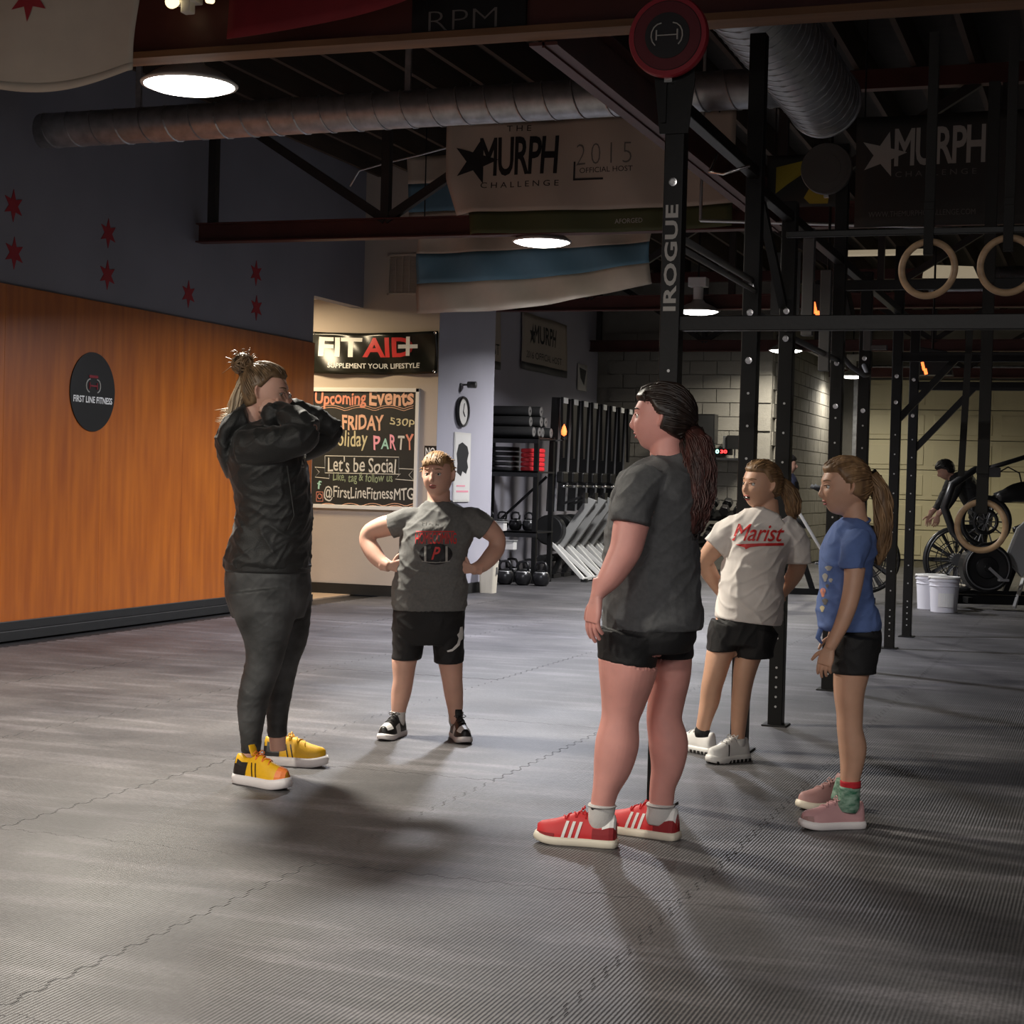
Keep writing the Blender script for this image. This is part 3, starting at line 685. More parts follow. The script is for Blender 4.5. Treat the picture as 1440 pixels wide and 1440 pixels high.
# dark challenge banner behind the rings
A4 = at_y(1205, 165, 11.0)
def f4(u, v): return V((A4.x+u, 11+.02*math.sin(u*5+v*3), A4.z-v))
r = place('hanging_banner', A4, A4+X_*1.3, .7, 'black banner with grey lettering behind the gymnastic rings')
cloth('banner_cloth', f4, 1.35, .70, 20, 10, 'banner_dark', r)
for xx in (.05, 1.3): part('tie_cord', MB().cyl(f4(xx, 0), f4(xx, 0)+UP*(4.5-f4(xx, 0).z), .006, 6), 'print_black', r)
part('lettering', on_cloth(f4, 'MURPH', .52, .20, .56, .24, NY, bold=.02, spacing=.9), 'print_grey', r)
part('star_emblem', poly_on(f4, [(.17+x, .24-y) for x, y in star(5, .15, .06, a0=75)], NY), 'print_grey', r)
m_ = on_cloth(f4, 'C H A L L E N G E', .5, .37, .5, .035, NY); part('small_lettering', m_, 'print_dim', r)
part('web_lettering', on_cloth(f4, 'WWW.THEMURPHCHALLENGE.COM', .42, .62, .66, .035, NY), 'print_dim', r)
# top left flag
A5 = V((-5.0, 6.0, 3.45))
def f5(u, v):
    return V((A5.x+u+.015*math.sin(v*9), 6+.03*math.sin(u*6+v*3)+.04*max(0, v-.45)*math.sin(u*11), A5.z-v-.17*math.sin(min(1, max(0, (u-.4))/.8)*math.pi)*v**2-.1*v*max(0, 1.1-u)*.3))
r = place('hanging_flag', A5, A5+X_*1.2, .7, 'cream flag with a red star hanging in the top left corner', 'flag')
cloth('flag_cloth', f5, 1.22, .60, 40, 20, 'flag_cream', r)
cloth('hem', lambda u, v: f5(u, .58+v)+NY*.003, 1.22, .03, 40, 2, 'flag_cream', r)
part('star_emblem', poly_on(f5, [(.73+x, .28-y) for x, y in star(6, .09, .04)], NY, d=.006), 'star_red', r)
# red flag
A6 = V((-3.78, 6.75, 3.75))
def f6(u, v): return V((A6.x+u, 6.75+.02*math.sin(u*6+v*5), A6.z-v+.13*(u/.9)**2*v/.6))
r = place('hanging_flag', A6, A6+X_*.9, .6, 'dark red flag hanging in front of the near steel beam', 'flag')
cloth('flag_cloth', f6, .9, .60, 20, 12, 'flag_red', r)
# faint lettering board on the beam
r = empty('lettered_board', (-2.72, 6.95, 3.15), 'dark board with faint letters on the near beam right of the red flag', 'sign')
part('board', MB().span((-2.98, 6.965, 3.16), (-2.45, 6.985, 3.36)), 'black_paint', r)
part('lettering', fit_text('RPM', (-2.74, 6.965, 3.225), X_, UP, .32, .085, NY, bold=-.02), 'print_dim', r)
# emergency light
c = at_y(262, 12, 6.9)
r = empty('emergency_light', c, 'white emergency light pieces above the nearest lamp', 'lamp')
part('housing', MB().box(c+UP*.05, (.13, .08, .06)).box(c+V((.02, -.02, .0)), (.05, .05, .06)), 'white_enamel', r, False, .006)
part('lamp_head', MB().cyl(c+V((-.05, -.03, .03)), c+V((-.03, -.08, .01)), .03, 14).cyl(c+V((.145, -.02, .02)), c+V((.145, -.06, .012)), .014, 12), 'tube_glow', r, True)
part('cable', MB().tube([c+V((.145, 0, .2)), c+V((.145, -.02, .02))], .006, 6), 'plastic_black', r)
# yellow and black flag
c = at_y(1140, 258, 11.6)
def f7(u, v): return V((c.x-.3+u, 11.6+.02*math.sin(u*9+v*7), c.z+.2-v))
r = empty('hanging_flag', c-UP*.2, 'black and yellow flag high between the rig posts', 'flag')
part('tie_cord', MB().cyl(f7(.05, .01), f7(.05, .01)+UP*(4.5-f7(.05, .01).z), .006, 6), 'print_black', r)
cloth('flag_cloth', f7, .55, .36, 14, 10, 'banner_dark', r)
m_ = MB(); poly_on(f7, [(.06, .08), (.32, .03), (.30, .10), (.14, .2), (.06, .26)], NY, m_); poly_on(f7, [(.26, .3), (.36, .12), (.44, .2), (.42, .34), (.30, .34)], NY, m_); part('yellow_shape', m_, 'banner_yellow', r)
# small wall banners beyond the return wall
for lab, (yA, yB, zT, zB), txt in (('grey small banner with black lettering on the wall above the rowing machines', (20.95, 22.9, 3.42, 2.68), True), ('sliver of a small banner just beyond the lilac wall edge', (19.3, 20.15, 3.45, 2.6), False)):
    fx = lambda u, v, yA=yA, zT=zT: V((-7.31+.012*math.sin(u*6+v*4), yA+u, zT-v))
    r = empty('wall_banner', (-7.31, (yA+yB)/2, zB), lab, 'banner')
    cloth('banner_cloth', fx, yB-yA, zT-zB, 20, 10, 'banner_white', r)
    cloth('bottom_band', lambda u, v: fx(u, zT-zB-.10+v)+X_*.004, yB-yA, .10, 10, 2, 'plastic_grey', r)
    if txt:
        part('lettering', on_cloth(fx, 'MURPH', 1.0, .24, .9, .24, X_, bold=.02), 'print_black', r)
        part('star_emblem', poly_on(fx, [(.46-x, .26-y) for x, y in star(5, .16, .06)], X_), 'print_black', r)
        part('small_lettering', on_cloth(fx, '2016 OFFICIAL HOST', .98, .53, 1.5, .09, X_), 'print_black', r)
    else: part('small_lettering', on_cloth(fx, 'HOST', .55, .6, .5, .14, X_), 'print_black', r)
fx = lambda u, v: V((-7.31, 23.45+u, 2.93-v))
r = empty('poster', (-7.31, 23.6, 2.55), 'small dim poster high on the wall by the back corner', 'poster')
cloth('sheet', fx, .45, .38, 4, 4, 'paper', r); part('print', poly_on(fx, [(.05, .05), (.4, .08), (.3, .3), (.12, .2)], X_, d=.006), 'plastic_grey', r)
# ============================================================ RIG
RGX = -1.6
def bolt(mb, c, N, r=.016): mb.lathe(c, [(r, 0), (r, .004), (r*.6, .0045), (r*.6, .012), (0, .012)], N, 12)
rig = empty('pull_up_rig', (RGX, 10.4, 0), 'black steel pull up rig with a long row of bolted uprights', 'rig')
S = .0375
ups = [(6.31, 2.76), (7.80, 3.3), (8.71, 2.68), (10.41, 3.3), (11.6, 2.68), (13.4, 3.1), (14.58, 2.68)]
for k, (y, h) in enumerate(ups):
    m_ = MB().box((RGX, y, h/2), (2*S, 2*S, h)).box((RGX, y, .004), (.13, .13, .008))
    u = part('upright', m_, 'rig_steel', rig, bev=.004)
    z = .10
    while z < 1.75:
        if not (.5 < z < .9 and int(z*20) % 2): part('lit_hole_rim', MB().cyl((RGX+.002, y-S-.0012, z), (RGX+.002, y-S+.004, z), .006, 10), 'silver', u)  # pale discs stand in for the lit rims of the holes
        z += .05 if z < .30 else .15
    for z in ((2.36,), (1.80, 2.02, 2.14), (1.98, 2.12), (1.72, 1.98, 2.2), (1.75, 2.1), (1.9, 2.1), (1.85, 2.15))[k]: m_ = MB(); bolt(m_, V((RGX, y-S, z)), NY); part('bolt', m_, 'chrome', u)
def bar(n, a, b, w=.075, h=.075, mt='rig_steel'): return part(n, MB().beam(a, b, w, h), mt, rig, bev=.003)
bar('crossmember', (RGX, 6.31, 1.83), (3.2, 6.31, 1.83), .05, .055)
bar('crossmember', (RGX+.3, 7.0, 2.26), (3.2, 7.0, 2.26), .025, .025)
bar('crossmember', (RGX, 10.4, 2.45), (3.2, 10.4, 2.45), .05, .06)
bar('crossmember', (RGX, 13.4, 2.25), (3.2, 13.4, 2.25), .06, .07)
bar('crossmember', (RGX, 14.58, 2.1), (3.2, 14.58, 2.1), .06, .07)
bar('top_rail', (RGX, 6.34, 2.66), (RGX, 7.77, 2.66), .05, .05)
for (ya, yb) in ((7.83, 8.68), (8.75, 10.38), (10.45, 11.57), (11.63, 13.37), (13.43, 14.55)):
    part('top_rail', MB().beam((RGX, ya, 2.60), (RGX, yb, 2.60), .05, .05), 'rig_steel', rig, bev=.003)
for dz in (0, ):
    part('pull_up_bar', MB().cyl((RGX, 6.34, 2.17), (RGX, 7.77, 2.17), .015, 14), 'plastic_grey', rig, True)
part('pull_up_bar', MB().cyl((RGX+.02, 6.34, 2.12), (RGX+.02, 7.77, 2.12), .012, 14), 'plastic_grey', rig, True)
part('pull_up_bar', MB().cyl((RGX, 7.83, 2.03), (RGX, 8.68, 2.03), .016, 14), 'plastic_grey', rig, True)
part('pull_up_bar', MB().cyl((RGX, 8.75, 2.0), (RGX, 10.38, 2.0), .016, 14), 'plastic_grey', rig, True)
part('pull_up_bar', MB().tube([(RGX, 10.45, 2.05), (RGX+.05, 10.6, 1.98), (RGX+.08, 11.0, 1.95), (RGX+.05, 11.4, 1.98), (RGX, 11.55, 2.05)], .016, 10), 'plastic_grey', rig, True)
part('brace', MB().beam((RGX, 14.58, 1.55), (RGX+.5, 14.58, 2.1), .05, .05), 'rig_steel', rig)
part('brace', MB().beam((RGX, 13.4, 1.75), (RGX+.45, 13.4, 2.25), .05, .05), 'rig_steel', rig)
part('brace', MB().beam((RGX-.02, 8.0, 2.6), (RGX-.02, 8.68, 2.15), .04, .04), 'rig_steel', rig)
for y, z in ((9.3, 2.35), (9.9, 2.2)):
    part('hanger', MB().span((RGX-.03, y-.03, z-.3), (RGX+.03, y+.03, z+.28)), 'plastic_grey', rig, bev=.003)
part('hook', MB().tube([(RGX+.0, 7.0, 2.60), (RGX-.02, 6.95, 2.52), (RGX+.05, 6.9, 2.5), (RGX+.16, 6.9, 2.53)], .006, 8), 'chrome', rig, True)
part('j_hook', MB().box((RGX+.02, 11.54, 2.25), (.05, .06, .2)).box((RGX+.09, 11.54, 2.17), (.12, .05, .03)), 'plastic_grey', rig, bev=.003)
part('lettering', fit_text('IROGUE', (RGX-.001, 6.31-S, 2.075), UP, NX, .40, .05, NY, bold=.03, spacing=1.05, d=.0015), 'print_grey', rig)
part('side_plate', MB().box((RGX-.04, 6.31, 2.75), (.02, .12, .34)).prism([(-.055, -.2), (.055, -.2), (.075, .0), (.07, .12), (-.07, .12), (-.08, 0)], (RGX, 6.262, 2.74), X_, UP, Y_, .008), 'rig_steel', rig)
# letters hung further back in the rig
r = empty('lettered_board', (-1.5, 9.2, 2.0), 'dark board with faint grey letters between two rig posts', 'sign')
c = at_y(1104, 398, 9.3)
part('board', MB().box(c+Y_*.02, (.16, .01, .34)), 'black_paint', r); part('lettering', fit_text('W', c-UP*.05, X_, UP, .07, .08, NY), 'plastic_grey', r); part('lettering', fit_text('H', c+UP*.07, X_, UP, .06, .08, NY), 'plastic_grey', r)

def target(c, R, label, cols, emblem):
    c = V(c); r = empty('wall_ball_target', c-UP*R, label, 'target', None)
    part('outer_ring', MB().lathe(c, [(R*.62, 0), (R, 0), (R, -.02), (R*.97, -.03), (R*.62, -.03)], Y_, 56), cols[0], r)
    part('inner_ring', MB().lathe(c, [(R*.56, -.004), (R*.84, -.031), (R*.84, -.033), (R*.56, -.033)], Y_, 56), cols[1], r)
    part('centre_disc', MB().lathe(c, [(0, -.002), (R*.60, -.002), (R*.56, -.036), (0, -.036)], Y_, 48), cols[2], r)
    if emblem:
        m_ = MB()
        for s in (-1, 1):
            m_.tube([c-Y_*.04+UP*(.0+.045*math.cos(a))+X_*s*(.022+.038*math.sin(a)) for a in [k*.42 for k in range(0, 7)]], .0025, 6)
        m_.tube([c-Y_*.04-X_*.04, c-Y_*.04+X_*.04], .002, 6)
        m_.tube([c-Y_*.04-X_*.04-UP*.018, c-Y_*.04-X_*.04+UP*.02], .003, 6); m_.tube([c-Y_*.04+X_*.04-UP*.018, c-Y_*.04+X_*.04+UP*.02], .003, 6)
        part('barbell_emblem', m_, 'print_grey', r)
        part('ring_line', MB().torus(c-Y_*.032, Y_, R*.84, .0018, 48, 4), 'print_black', r)
    part('bracket', MB().box(c+Y_*.012-UP*R*.9, (.03, .03, .06)), 'chrome', r)
    return r
target((-1.62, 6.235, 2.893), .152, 'red ringed round wall ball target on top of the nearest post', ('target_red', 'target_dark_red', 'print_black'), True)
target(at_y(1163, 238, 10.35), .155, 'plain dull grey round wall ball target further along the rig', ('target_grey', 'target_grey', 'target_grey'), False)

# rings
def ring(c, top, label, R=.108, sw=.038, dbl=False):
    c = V(c); r = empty('gymnastic_ring', c-UP*(R+.014), label, 'ring', None)
    part('wooden_ring', MB().torus(c, (Y_*.97+X_*.2).normalized(), R, .014, 56, 14), 'ring_wood', r, True)
    m_ = MB().span((c.x-sw/2, c.y-.022, c.z+R-.05), (c.x+sw/2, c.y-.018, top)).span((c.x-sw/2, c.y+.018, c.z+R-.05), (c.x+sw/2, c.y+.022, top)).span((c.x-sw/2, c.y-.022, c.z+R-.053), (c.x+sw/2, c.y+.022, c.z+R-.049))
    part('strap', m_, 'webbing', r)
    part('buckle', MB().box((c.x, c.y-.024, c.z+R+.14), (sw*1.1, .01, .03)), 'webbing', r, bev=.003)
    return r
ra = at_y(1305, 378, 7.0); ring(ra, 3.05, 'left of the two wooden gymnastic rings hanging high on black straps')
rb = at_y(1417, 373, 7.0); ring(rb, 3.05, 'right high wooden gymnastic ring, cut by the photo edge')
rc = at_y(1380, 740, 7.9); q = ring(rc, 3.05, 'low hanging wooden gymnastic ring in front of the dark exercise bikes', sw=.05)
part('strap_tail', MB().beam((rc.x-.075, rc.y, 2.0), (rc.x-.095, rc.y, rc.z+.22), .03, .004, Y_), 'webbing', q)

# ============================================================ BACK EQUIPMENT
# shelving with rolls, plates, kettlebells
sx0, sx1, sy0, sy1 = -7.28, -6.45, 19.2, 19.85
sh = empty('storage_rack', ((sx0+sx1)/2, (sy0+sy1)/2, 0), 'black steel storage rack against the wall, loaded with rolls and kettlebells', 'rack')
for x in (sx0+.03, sx1-.03):
    for y in (sy0+.03, sy1-.03): part('post', MB().box((x, y, .88), (.055, .055, 1.76)), 'rig_steel', sh, bev=.003)
for z in (.62, 1.34, 1.74):
    part('shelf', MB().span((sx0, sy0, z-.02), (sx1, sy1, z)).span((sx0, sy0, z-.07), (sx1, sy0+.03, z)), 'black_paint', sh, bev=.002)
part('brace', MB().beam((sx0+.1, sy1, .7), (sx1-.1, sy1, 1.28), .02, .03), 'rig_steel', sh)
k = 0
lab = ['on the bottom layer', 'on the middle layer', 'on top of the stack']
for row, (n, z) in enumerate(((4, 1.808), (3, 1.934), (2, 2.06))):
    for i in range(n):
        y = sy0+.09+row*.07+i*.135; xr = sx1-.05+random.uniform(-.06, .06)-row*.05
        root = empty('foam_roller', (xr-.4, y, z-.065), 'dark rolled mat ' + lab[row] + ' above the rack, ' + ('nearest', 'second', 'third', 'farthest')[i] + ' of its layer', 'roller', 'dark rolls stacked on the storage rack')
        part('roll', MB().cyl((-7.25, y, z), (xr, y, z), .062, 20), 'foam_black', root, True, .004)
        part('roll_end', MB().lathe((xr, y, z), [(.058, .0), (.056, .004), (.02, .006), (.02, 0)], X_, 18), 'foam_end', root)
c = V((-6.36, 19.9, 1.80))
r = empty('glowing_lamp', c-UP*.06, 'small glowing orange lamp at the corner of the storage rack', 'lamp')
part('bulb', MB().lathe(c-UP*.02, [(0, 0), (.03, .02), (.035, .06), (.022, .11), (0, .15)]), 'heater_glow', r, True); part('base', MB().cyl(c-UP*.06, c-UP*.02, .04, 16), 'plastic_black', r)
part('arm', MB().beam((sx1, 19.84, 1.72), (-6.36, 19.9, 1.74), .03, .02), 'plastic_black', r)
for i in range(5):
    solo('weight_plate', MB().lathe((-6.60, 19.45, 1.341+i*.055), [(.03, 0), (.135, 0), (.145, .01), (.145, .04), (.135, .05), (.03, .05)]), 'band_red' if i != 0 else 'band_red', ('topmost of the', 'second of the', 'middle of the', 'fourth of the', 'lowest of the')[4-i] + ' red plates stacked on the storage rack shelf', 'plate', 'red plates on the rack', smooth=False)
for i in range(5):
    solo('weight_plate', MB().lathe((-6.95, 19.45, 1.341+i*.06), [(.03, 0), (.165, 0), (.17, .01), (.17, .035), (.165, .045), (.03, .045)]), 'iron', 'black plate beside the red plates, ' + ('lowest', 'second from below', 'middle', 'second from above', 'topmost')[i] + ' of its stack', 'plate', 'black plates on the rack')
def kettlebell(x, y, z, label, s=1, group='kettlebells'):
    root = empty('kettlebell', (x, y, z), label, 'kettlebell', group)
    part('bell', MB().lathe((x, y, z), [(.0, 0), (.06*s, 0), (.09*s, .03*s), (.105*s, .09*s), (.092*s, .145*s), (.05*s, .18*s), (0, .19*s)], n=20), 'iron', root, True)
    c = V((x, y, z+.165*s)); part('handle', MB().tube([c+X_*(-.06*s), c+X_*(-.07*s)+UP*.06*s, c+X_*(-.045*s)+UP*.105*s, c+UP*.112*s, c+X_*(.045*s)+UP*.105*s, c+X_*(.07*s)+UP*.06*s, c+X_*.06*s], .016*s, 10), 'iron', root, True)
    part('number_band', MB().torus((x, y, z+.155*s), UP, .07*s, .009*s, 20, 6), 'silver', root, True); return root
K1 = kettlebell(-7.15, 18.85, 0, 'kettlebell in the front floor row under the rack', 1, 'kettlebells on the floor')
OR = ['leftmost', 'second from the left', 'third from the left', 'fourth from the left', 'fifth from the left', 'sixth from the left', 'seventh from the left', 'eighth from the left']
K1['label'] = 'leftmost kettlebell in the front floor row under the rack'
for i in range(1, 5): copy_tree(K1, off=(-7.15+i*.22, 18.85+.01*i, 0), rz=random.uniform(-.3, .3))['label'] = 'kettlebell in the front floor row under the rack, ' + OR[i]
for i in range(3): copy_tree(K1, off=(-7.05+i*.22, 19.45, 0), rz=random.uniform(-.3, .3))['label'] = 'kettlebell in the back floor row under the rack, ' + OR[i]
K2 = kettlebell(-7.13, 19.42, .624, 'small kettlebell on the waist high shelf of the rack', .78, 'small kettlebells on the rack shelf')
K2['label'] = 'leftmost small kettlebell on the rack shelf'
for i in range(1, 4): copy_tree(K2, off=(-7.13+i*.17, 19.42, .624), rz=random.uniform(-.3, .3))['label'] = 'small kettlebell on the rack shelf, ' + OR[i]
for i, (x, y, z, w_, l) in enumerate(((-6.94, 18.95, .56, .26, 'clear plastic tub of small parts on the rack shelf edge'), (-6.80, 18.98, .45, .24, 'lower clear plastic tub hanging at the rack front'))):
    root = empty('plastic_tub', (x, y, z-.05), l, 'box'); z = .62 if i == 0 else .40
    part('tub', MB().span((x-w_/2, sy0-.14, z), (x+w_/2, sy0-.02, z+.10)), 'paper', root, bev=.006); part('tub_lid', MB().span((x-w_/2-.01, sy0-.15, z+.10), (x+w_/2+.01, sy0-.01, z+.115)), 'light_grey_panel', root, bev=.003)

# rowing machines stored on end along the wall
def rower(y, label):
    root = empty('rowing_machine', (-6.95, y, 0), label, 'rowing machine', 'rowing machines stored upright along the wall')
    part('rail', MB().beam((-7.02, y, .85), (-6.98, y, 2.27), .07, .11, X_), 'plastic_black', root, bev=.004)
    part('rail_edge', MB().beam((-6.955, y-.03, .85), (-6.92, y-.03, 2.25), .008, .02, X_), 'silver', root)
    part('foot_bracket', MB().prism([(-.09, 0), (.09, 0), (.035, -.75), (-.035, -.75)], (-6.90, y, 2.27), Y_, UP, X_, .03), 'plastic_black', root)
    part('end_label', MB().box((-6.86, y, 2.23), (.012, .15, .07)), 'print_white', root)
    part('seat', MB().box((-6.88, y, 1.28), (.09, .22, .14)), 'plastic_black', root, bev=.02)
    part('handle', MB().cyl((-6.82, y-.16, 1.17), (-6.82, y+.16, 1.17), .018, 10), 'chrome', root, True)
    part('flywheel_cage', MB().cyl((-7.02, y-.08, .62), (-7.02, y+.08, .62), .19, 28), 'plastic_black', root, False, .02)
    part('chain_housing', MB().prism([(-.42, .36), (-.30, .34), (.16, 1.0), (.04, 1.04)], (-6.62, y+.085, 0), X_, UP, Y_, .06), 'light_grey_panel', root, bev=.006)
    part('monitor_arm', MB().beam((-6.85, y-.05, .95), (-6.60, y-.05, 1.05), .03, .03).box((-6.56, y-.05, 1.03), (.03, .13, .13)), 'plastic_black', root)
    part('logo_strip', MB().prism([(-.34, .45), (-.31, .44), (.03, .93), (-.0, .95)], (-6.62, y+.145, 0), X_, UP, Y_, .004), 'plastic_black', root)
    for s in (-1, 1):
        part('leg', MB().beam((-6.98, y+.06*s, .46), (-6.52, y+.17*s, .035), .04, .05), 'white_enamel', root, bev=.006)
        part('foot_pad', MB().box((-6.51, y+.17*s, .02), (.08, .06, .04)), 'plastic_black', root, bev=.006)
    part('cross_foot', MB().beam((-6.52, y-.2, .035), (-6.52, y+.2, .035), .035, .04), 'white_enamel', root, bev=.006)
    part('rear_wheel', MB().cyl((-7.1, y-.12, .26), (-7.1, y+.12, .26), .05, 14).beam((-7.1, y, .05), (-7.0, y, .3), .06, .06).box((-7.1, y, .03), (.1, .3, .05)), 'plastic_black', root)
    return root
DXR = .42
R1 = rower(20.2, 'rowing machine standing on end, nearest the storage rack')
rl = ['second', 'third', 'fourth', 'fifth', 'sixth', 'seventh', 'farthest']
R1.location.x += DXR
for i in range(1, 8):
    c = copy_tree(R1, off=(-6.95+DXR, 20.2+i*.43, 0)); c['label'] = 'rowing machine standing on end, %s along the wall%s' % (rl[i-1], ' from the storage rack' if i < 7 else ' from the rack')

# wall A: speaker, screen, timer, dumbbells
c = at_y(995, 604, 24.2); r = empty('loudspeaker', c-UP*.22, 'tall black loudspeaker on the back block wall', 'speaker')
part('cabinet', MB().box(c, (.26, .24, .44)), 'plastic_black', r, bev=.01); part('grille', MB().box(c-Y_*.122, (.22, .006, .40)), 'foam_black', r); part('wall_mount', MB().box(c+Y_*.2, (.08, .2, .1)), 'plastic_black', r)
c = at_y(1033, 622, 24.2); r = empty('wall_monitor', c-UP*.2, 'small black monitor on a bracket beside the loudspeaker', 'monitor')
part('screen', MB().box(c+X_*.06, (.34, .05, .20)), 'plastic_black', r, bev=.008); part('mount', MB().box(c+V((-.12, .1, 0)), (.1, .2, .18)).box(c+V((.0, .03, -.16)), (.02, .02, .14)), 'plastic_grey', r)
c = at_y(1014, 635, 24.38); r = empty('timer_clock', c-UP*.05, 'small timer clock with green and red lights on the back wall', 'clock')
part('case', MB().box(c, (.34, .05, .10)), 'plastic_black', r, bev=.004)
part('green_digit', fit_text('0', c-X_*.05-Y_*.026, X_, UP, .05, .06, NY, bold=.03), 'led_green', r); part('red_digit', fit_text('30', c+X_*.045-Y_*.026, X_, UP, .10, .05, NY, bold=.03), 'led_red', r)
solo('wall_ledge', MB().span((-5.75, 24.34, 1.60), (-4.9, 24.49, 1.63)), 'light_grey_panel', 'thin grey ledge below the timer clock', 'shelf')
dr = empty('dumbbell_rack', (-5.45, 23.9, 0), 'dark two tier dumbbell rack in front of the back wall', 'rack')
for x in (-6.3, -4.75): part('side_frame', MB().beam((x, 23.65, 0), (x, 24.05, .95), .05, .06).box((x, 23.85, .03), (.05, .55, .06)), 'rig_steel', dr)
for z, yy in ((.42, 23.85), (.80, 23.98)): part('shelf', MB().box((-5.52, yy, z), (1.6, .28, .04), (X_, (Y_*.9+UP*.42).normalized(), (UP*.9-Y_*.42).normalized())), 'rig_steel', dr)
def dumbbell(x, y, z):
    root = empty('dumbbell', (x, y, z), 'black dumbbell lying on the dumbbell rack', 'dumbbell', 'dumbbells on the rack')
    a = (Y_*.9+UP*.42).normalized(); c = V((x, y, z+.10))
    for s in (-1, 1): part('head', MB().cyl(c+a*s*.06, c+a*s*.17, .075, 6), 'plastic_black', root, False, .008)
    part('grip', MB().cyl(c-a*.07, c+a*.07, .016, 10), 'chrome', root, True); return root
D1 = dumbbell(-6.2, 23.95, .83)
D1['label'] = 'leftmost dumbbell on the upper shelf of the dumbbell rack'
for i in range(1, 7): copy_tree(D1, off=(-6.2+i*.2, 23.95, .83))['label'] = 'dumbbell on the upper shelf of the dumbbell rack, ' + OR[i]
for i in range(7): copy_tree(D1, off=(-6.2+i*.2, 23.82, .45))['label'] = 'dumbbell on the lower shelf of the dumbbell rack, ' + OR[i]

# exercise bikes with big fan wheels
def air_bike(c, az, label, orange):
    """c base; az direction the bike faces"""
    root = empty('air_bike', c, label, 'exercise bike'); c = V(c); F = V((math.cos(az), math.sin(az), 0)); Lx = F.cross(UP)
    fc = c+F*.45+UP*.47
    part('fan_cage', MB().torus(fc+Lx*.09, Lx, .34, .012, 40, 8).torus(fc-Lx*.09, Lx, .34, .012, 40, 8).torus(fc+Lx*.10, Lx, .20, .006, 30, 6).torus(fc-Lx*.10, Lx, .20, .006, 30, 6).torus(fc, Lx, .345, .03, 40, 8), 'plastic_black', root, True)
    m_ = MB()
    for k in range(20):
        a = 2*math.pi*k/20; d = F*math.cos(a)+UP*math.sin(a)
        for s in (-1, 1): m_.tube([fc+Lx*.1*s+d*.06, fc+Lx*.1*s+d*.34], .004, 4)
    part('cage_wire', m_, 'plastic_black', root)['kind'] = 'stuff'
    m_ = MB()
    for k in range(12):
        a = 2*math.pi*k/12; d = F*math.cos(a)+UP*math.sin(a); t = -F*math.sin(a)+UP*math.cos(a); part('fan_blade', MB().box(fc+d*.2, (.24, .05, .004), (d, (t*.8+Lx*.6).normalized(), (Lx*.8-t*.6).normalized())), 'plastic_grey', root)
    part('hub', MB().cyl(fc-Lx*.11, fc+Lx*.11, .07, 24), 'silver' if orange else 'plastic_grey', root)
    if orange:
        part('orange_badge', MB().box(fc+UP*.16+Lx*.115-F*.04, (.2, .01, .05), (F*.98+UP*.15, Lx, UP)).box(fc+UP*.16-Lx*.115-F*.04, (.2, .01, .05), (F, Lx, UP)), 'orange_plastic', root)
        part('orange_block', MB().box(fc+UP*.2-F*.30+Lx*.08, (.09, .03, .09), (F, Lx, UP)), 'orange_plastic', root)
    part('frame', MB().beam(c+F*.45+UP*.1, c-F*.5+UP*.1, .06, .07).beam(c-F*.1+UP*.1, c-F*.32+UP*.72, .05, .06).beam(c+F*.2+UP*.1, c+F*.15+UP*.85, .05, .06).beam(c+F*.15+UP*.84, c+F*.42+UP*.84, .04, .05), 'rig_steel', root, bev=.005)
    part('foot_bar', MB().beam(c+F*.5-Lx*.28+UP*.04, c+F*.5+Lx*.28+UP*.04, .07, .06), 'rig_steel', root, bev=.005)
    part('foot_bar', MB().beam(c-F*.5-Lx*.28+UP*.04, c-F*.5+Lx*.28+UP*.04, .07, .06), 'rig_steel', root, bev=.005)
    part('saddle', MB().loft3([(c-F*.46+UP*.82, .02, .05), (c-F*.42+UP*.83, .045, .11), (c-F*.32+UP*.83, .04, .08), (c-F*.18+UP*.82, .03, .03)], UP, 14), 'plastic_black', root, True)
    for s in (-1, 1):
        part('handle_arm', MB().tube([c+F*.1+Lx*.17*s+UP*.3, c+F*.22+Lx*.2*s+UP*.75, c+F*.1+Lx*.22*s+UP*1.12, c-F*.08+Lx*.22*s+UP*1.22], .018, 10), 'plastic_black', root, True)
        part('grip', MB().tube([c-F*.02+Lx*.22*s+UP*1.2, c-F*.14+Lx*.22*s+UP*1.25], .024, 10), 'foam_black', root, True)
        part('pedal', MB().beam(c+F*.1+Lx*.12*s+UP*.32, c+F*(.1+.12*s)+Lx*.14*s+UP*(.32-.08*s), .02, .03).box(c+F*(.1+.12*s)+Lx*.2*s+UP*(.32-.08*s), (.1, .1, .02), (F, Lx, UP)), 'plastic_grey', root)
    part('console', MB().box(c+F*.3+UP*1.05, (.03, .18, .14), (F, Lx, UP)).beam(c+F*.2+UP*.85, c+F*.3+UP*1.0, .03, .03), 'plastic_black', root, bev=.006)
    return root
air_bike((-2.95, 18.6, 0), 0.25, 'exercise bike with orange badge and big fan wheel behind the girl in blue', True)
